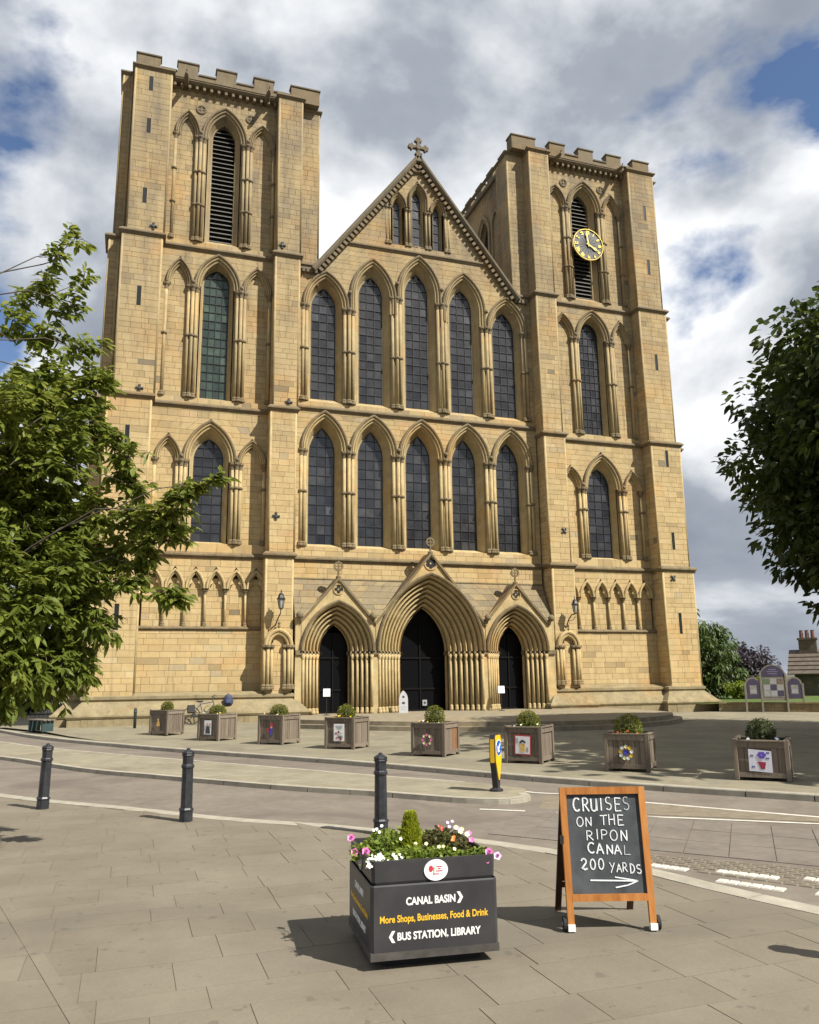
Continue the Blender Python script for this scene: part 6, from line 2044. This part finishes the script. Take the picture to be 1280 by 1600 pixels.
ch = MB().box(-3.75, -2.65, -.4, .4, 3.4, 5.0).box(-3.82, -2.58, -.47, .47, 5.0, 5.12).build('chimney', plain('chimney_stone', (.12, .095, .065), .9, .3, 3), ro_)
for x in (-3.55, -3.2, -2.85): MB().lathe(x, 0, [(.13, 5.12), (.11, 5.6), (.14, 5.64)], 8).build('chimney_pot', plain('terracotta_%d' % int(-x*100), (.17, .07, .045), .8), ro_)
for x in (-2.2, 0.5, 2.6):
    w_ = MB().box(x-.45, x+.45, -2.63, -2.6, 1.0, 2.1).build('window', wht, hs); MB().box(x-.38, x+.38, -2.65, -2.632, 1.07, 2.03).build('pane', M['slit'], w_)

# --- dark car at the far left
cr = empty('parked_car', (-20.6, 9.6, .02), math.radians(20), 'dark grey hatchback parked at the far left edge', 'car')
cm = plain('car_paint', (.02, .022, .027), .25, .1)
sec = [(-1.95, .35, .62, .70), (-1.85, .28, .80, .80), (-1.1, .25, .92, .84), (-.3, .25, 1.0, .86), (.9, .25, 1.0, .86), (1.75, .28, .95, .82), (1.92, .38, .75, .76)]
bd_ = MB(); bd_.loft([[(x, -w_, z0), (x, -w_*1.02, (z0+z1)/2), (x, -w_*.93, z1), (x, w_*.93, z1), (x, w_*1.02, (z0+z1)/2), (x, w_, z0), (x, -w_, z0)] for x, z0, z1, w_ in sec])
for q in (sec[0], sec[-1]): bd_.add([(q[0], -q[3], q[1]), (q[0], q[3], q[1]), (q[0], q[3]*.93, q[2]), (q[0], -q[3]*.93, q[2])], [(0, 1, 2, 3)])
bd_.build('body', cm, cr)
MB().loft([[(x, -w_, z), (x, w_, z)] for x, z, w_ in ((-1.15, .92, .76), (-.45, 1.42, .62), (1.0, 1.44, .62), (1.7, .95, .74))]).build('roof', cm, cr)
for sd in (-1, 1): MB().add([(-1.1, sd*.77, .93), (-.43, sd*.63, 1.40), (.98, sd*.63, 1.42), (1.66, sd*.75, .96)], [(0, 1, 2, 3)]).build('side_window', M['slit'], cr)
for x in (-1.25, 1.25):
    for sd in (-1, 1):
        w_ = MB().lathe(0, 0, [(.2, -.09), (.31, -.09), (.32, 0), (.31, .09), (.2, .09)], 16); w_.V = [(a+x, c+sd*.78, b+.32) for a, b, c in w_.V]
        wo2 = w_.build('wheel', rub, cr)
        w_ = MB().lathe(0, 0, [(.2, -.1), (.05, -.11), (.05, .11), (.2, .1)], 12); w_.V = [(a+x, c+sd*.78, b+.32) for a, b, c in w_.V]; w_.build('hubcap', plain('hub_%d%d' % (int(x*10), sd), (.35, .35, .36), .35), wo2)
for sd in (-1, 1): MB().box(1.85, 1.95, sd*.6-.14, sd*.6+.14, .68, .82, .02).build('tail_light', inkr, cr)
# iron railing between car and tower
rl = empty('iron_railing', (-18.2, 11.5, .05), math.radians(8), 'black iron railing in the gap left of the tower', 'railing')
for z in (.2, 1.0): MB().box(-1.9, 1.9, -.02, .02, z, z+.04).build('rail', M['iron'], rl)
for k in range(20): MB().lathe(-1.85+k*.195, 0, [(.011, 0), (.011, 1.1), (.018, 1.13), (.001, 1.2)], 5).build('bar', M['iron'], rl)
# low bench by the corner of the left tower
bn = empty('bench', (-15.75, -3.0, ZF+.06), math.radians(-60), 'low dark bench at the corner of the left tower plinth', 'bench')
tm = plain('teal_paint', (.02, .045, .045), .6)
for x in (-.5, .5): MB().box(x-.05, x+.05, -.2, .2, 0, .38).build('leg', tm, bn)
for y_ in (-.16, 0, .16): MB().box(-.65, .65, y_-.065, y_+.065, .38, .42, .006).build('slat', M['wood'], bn)
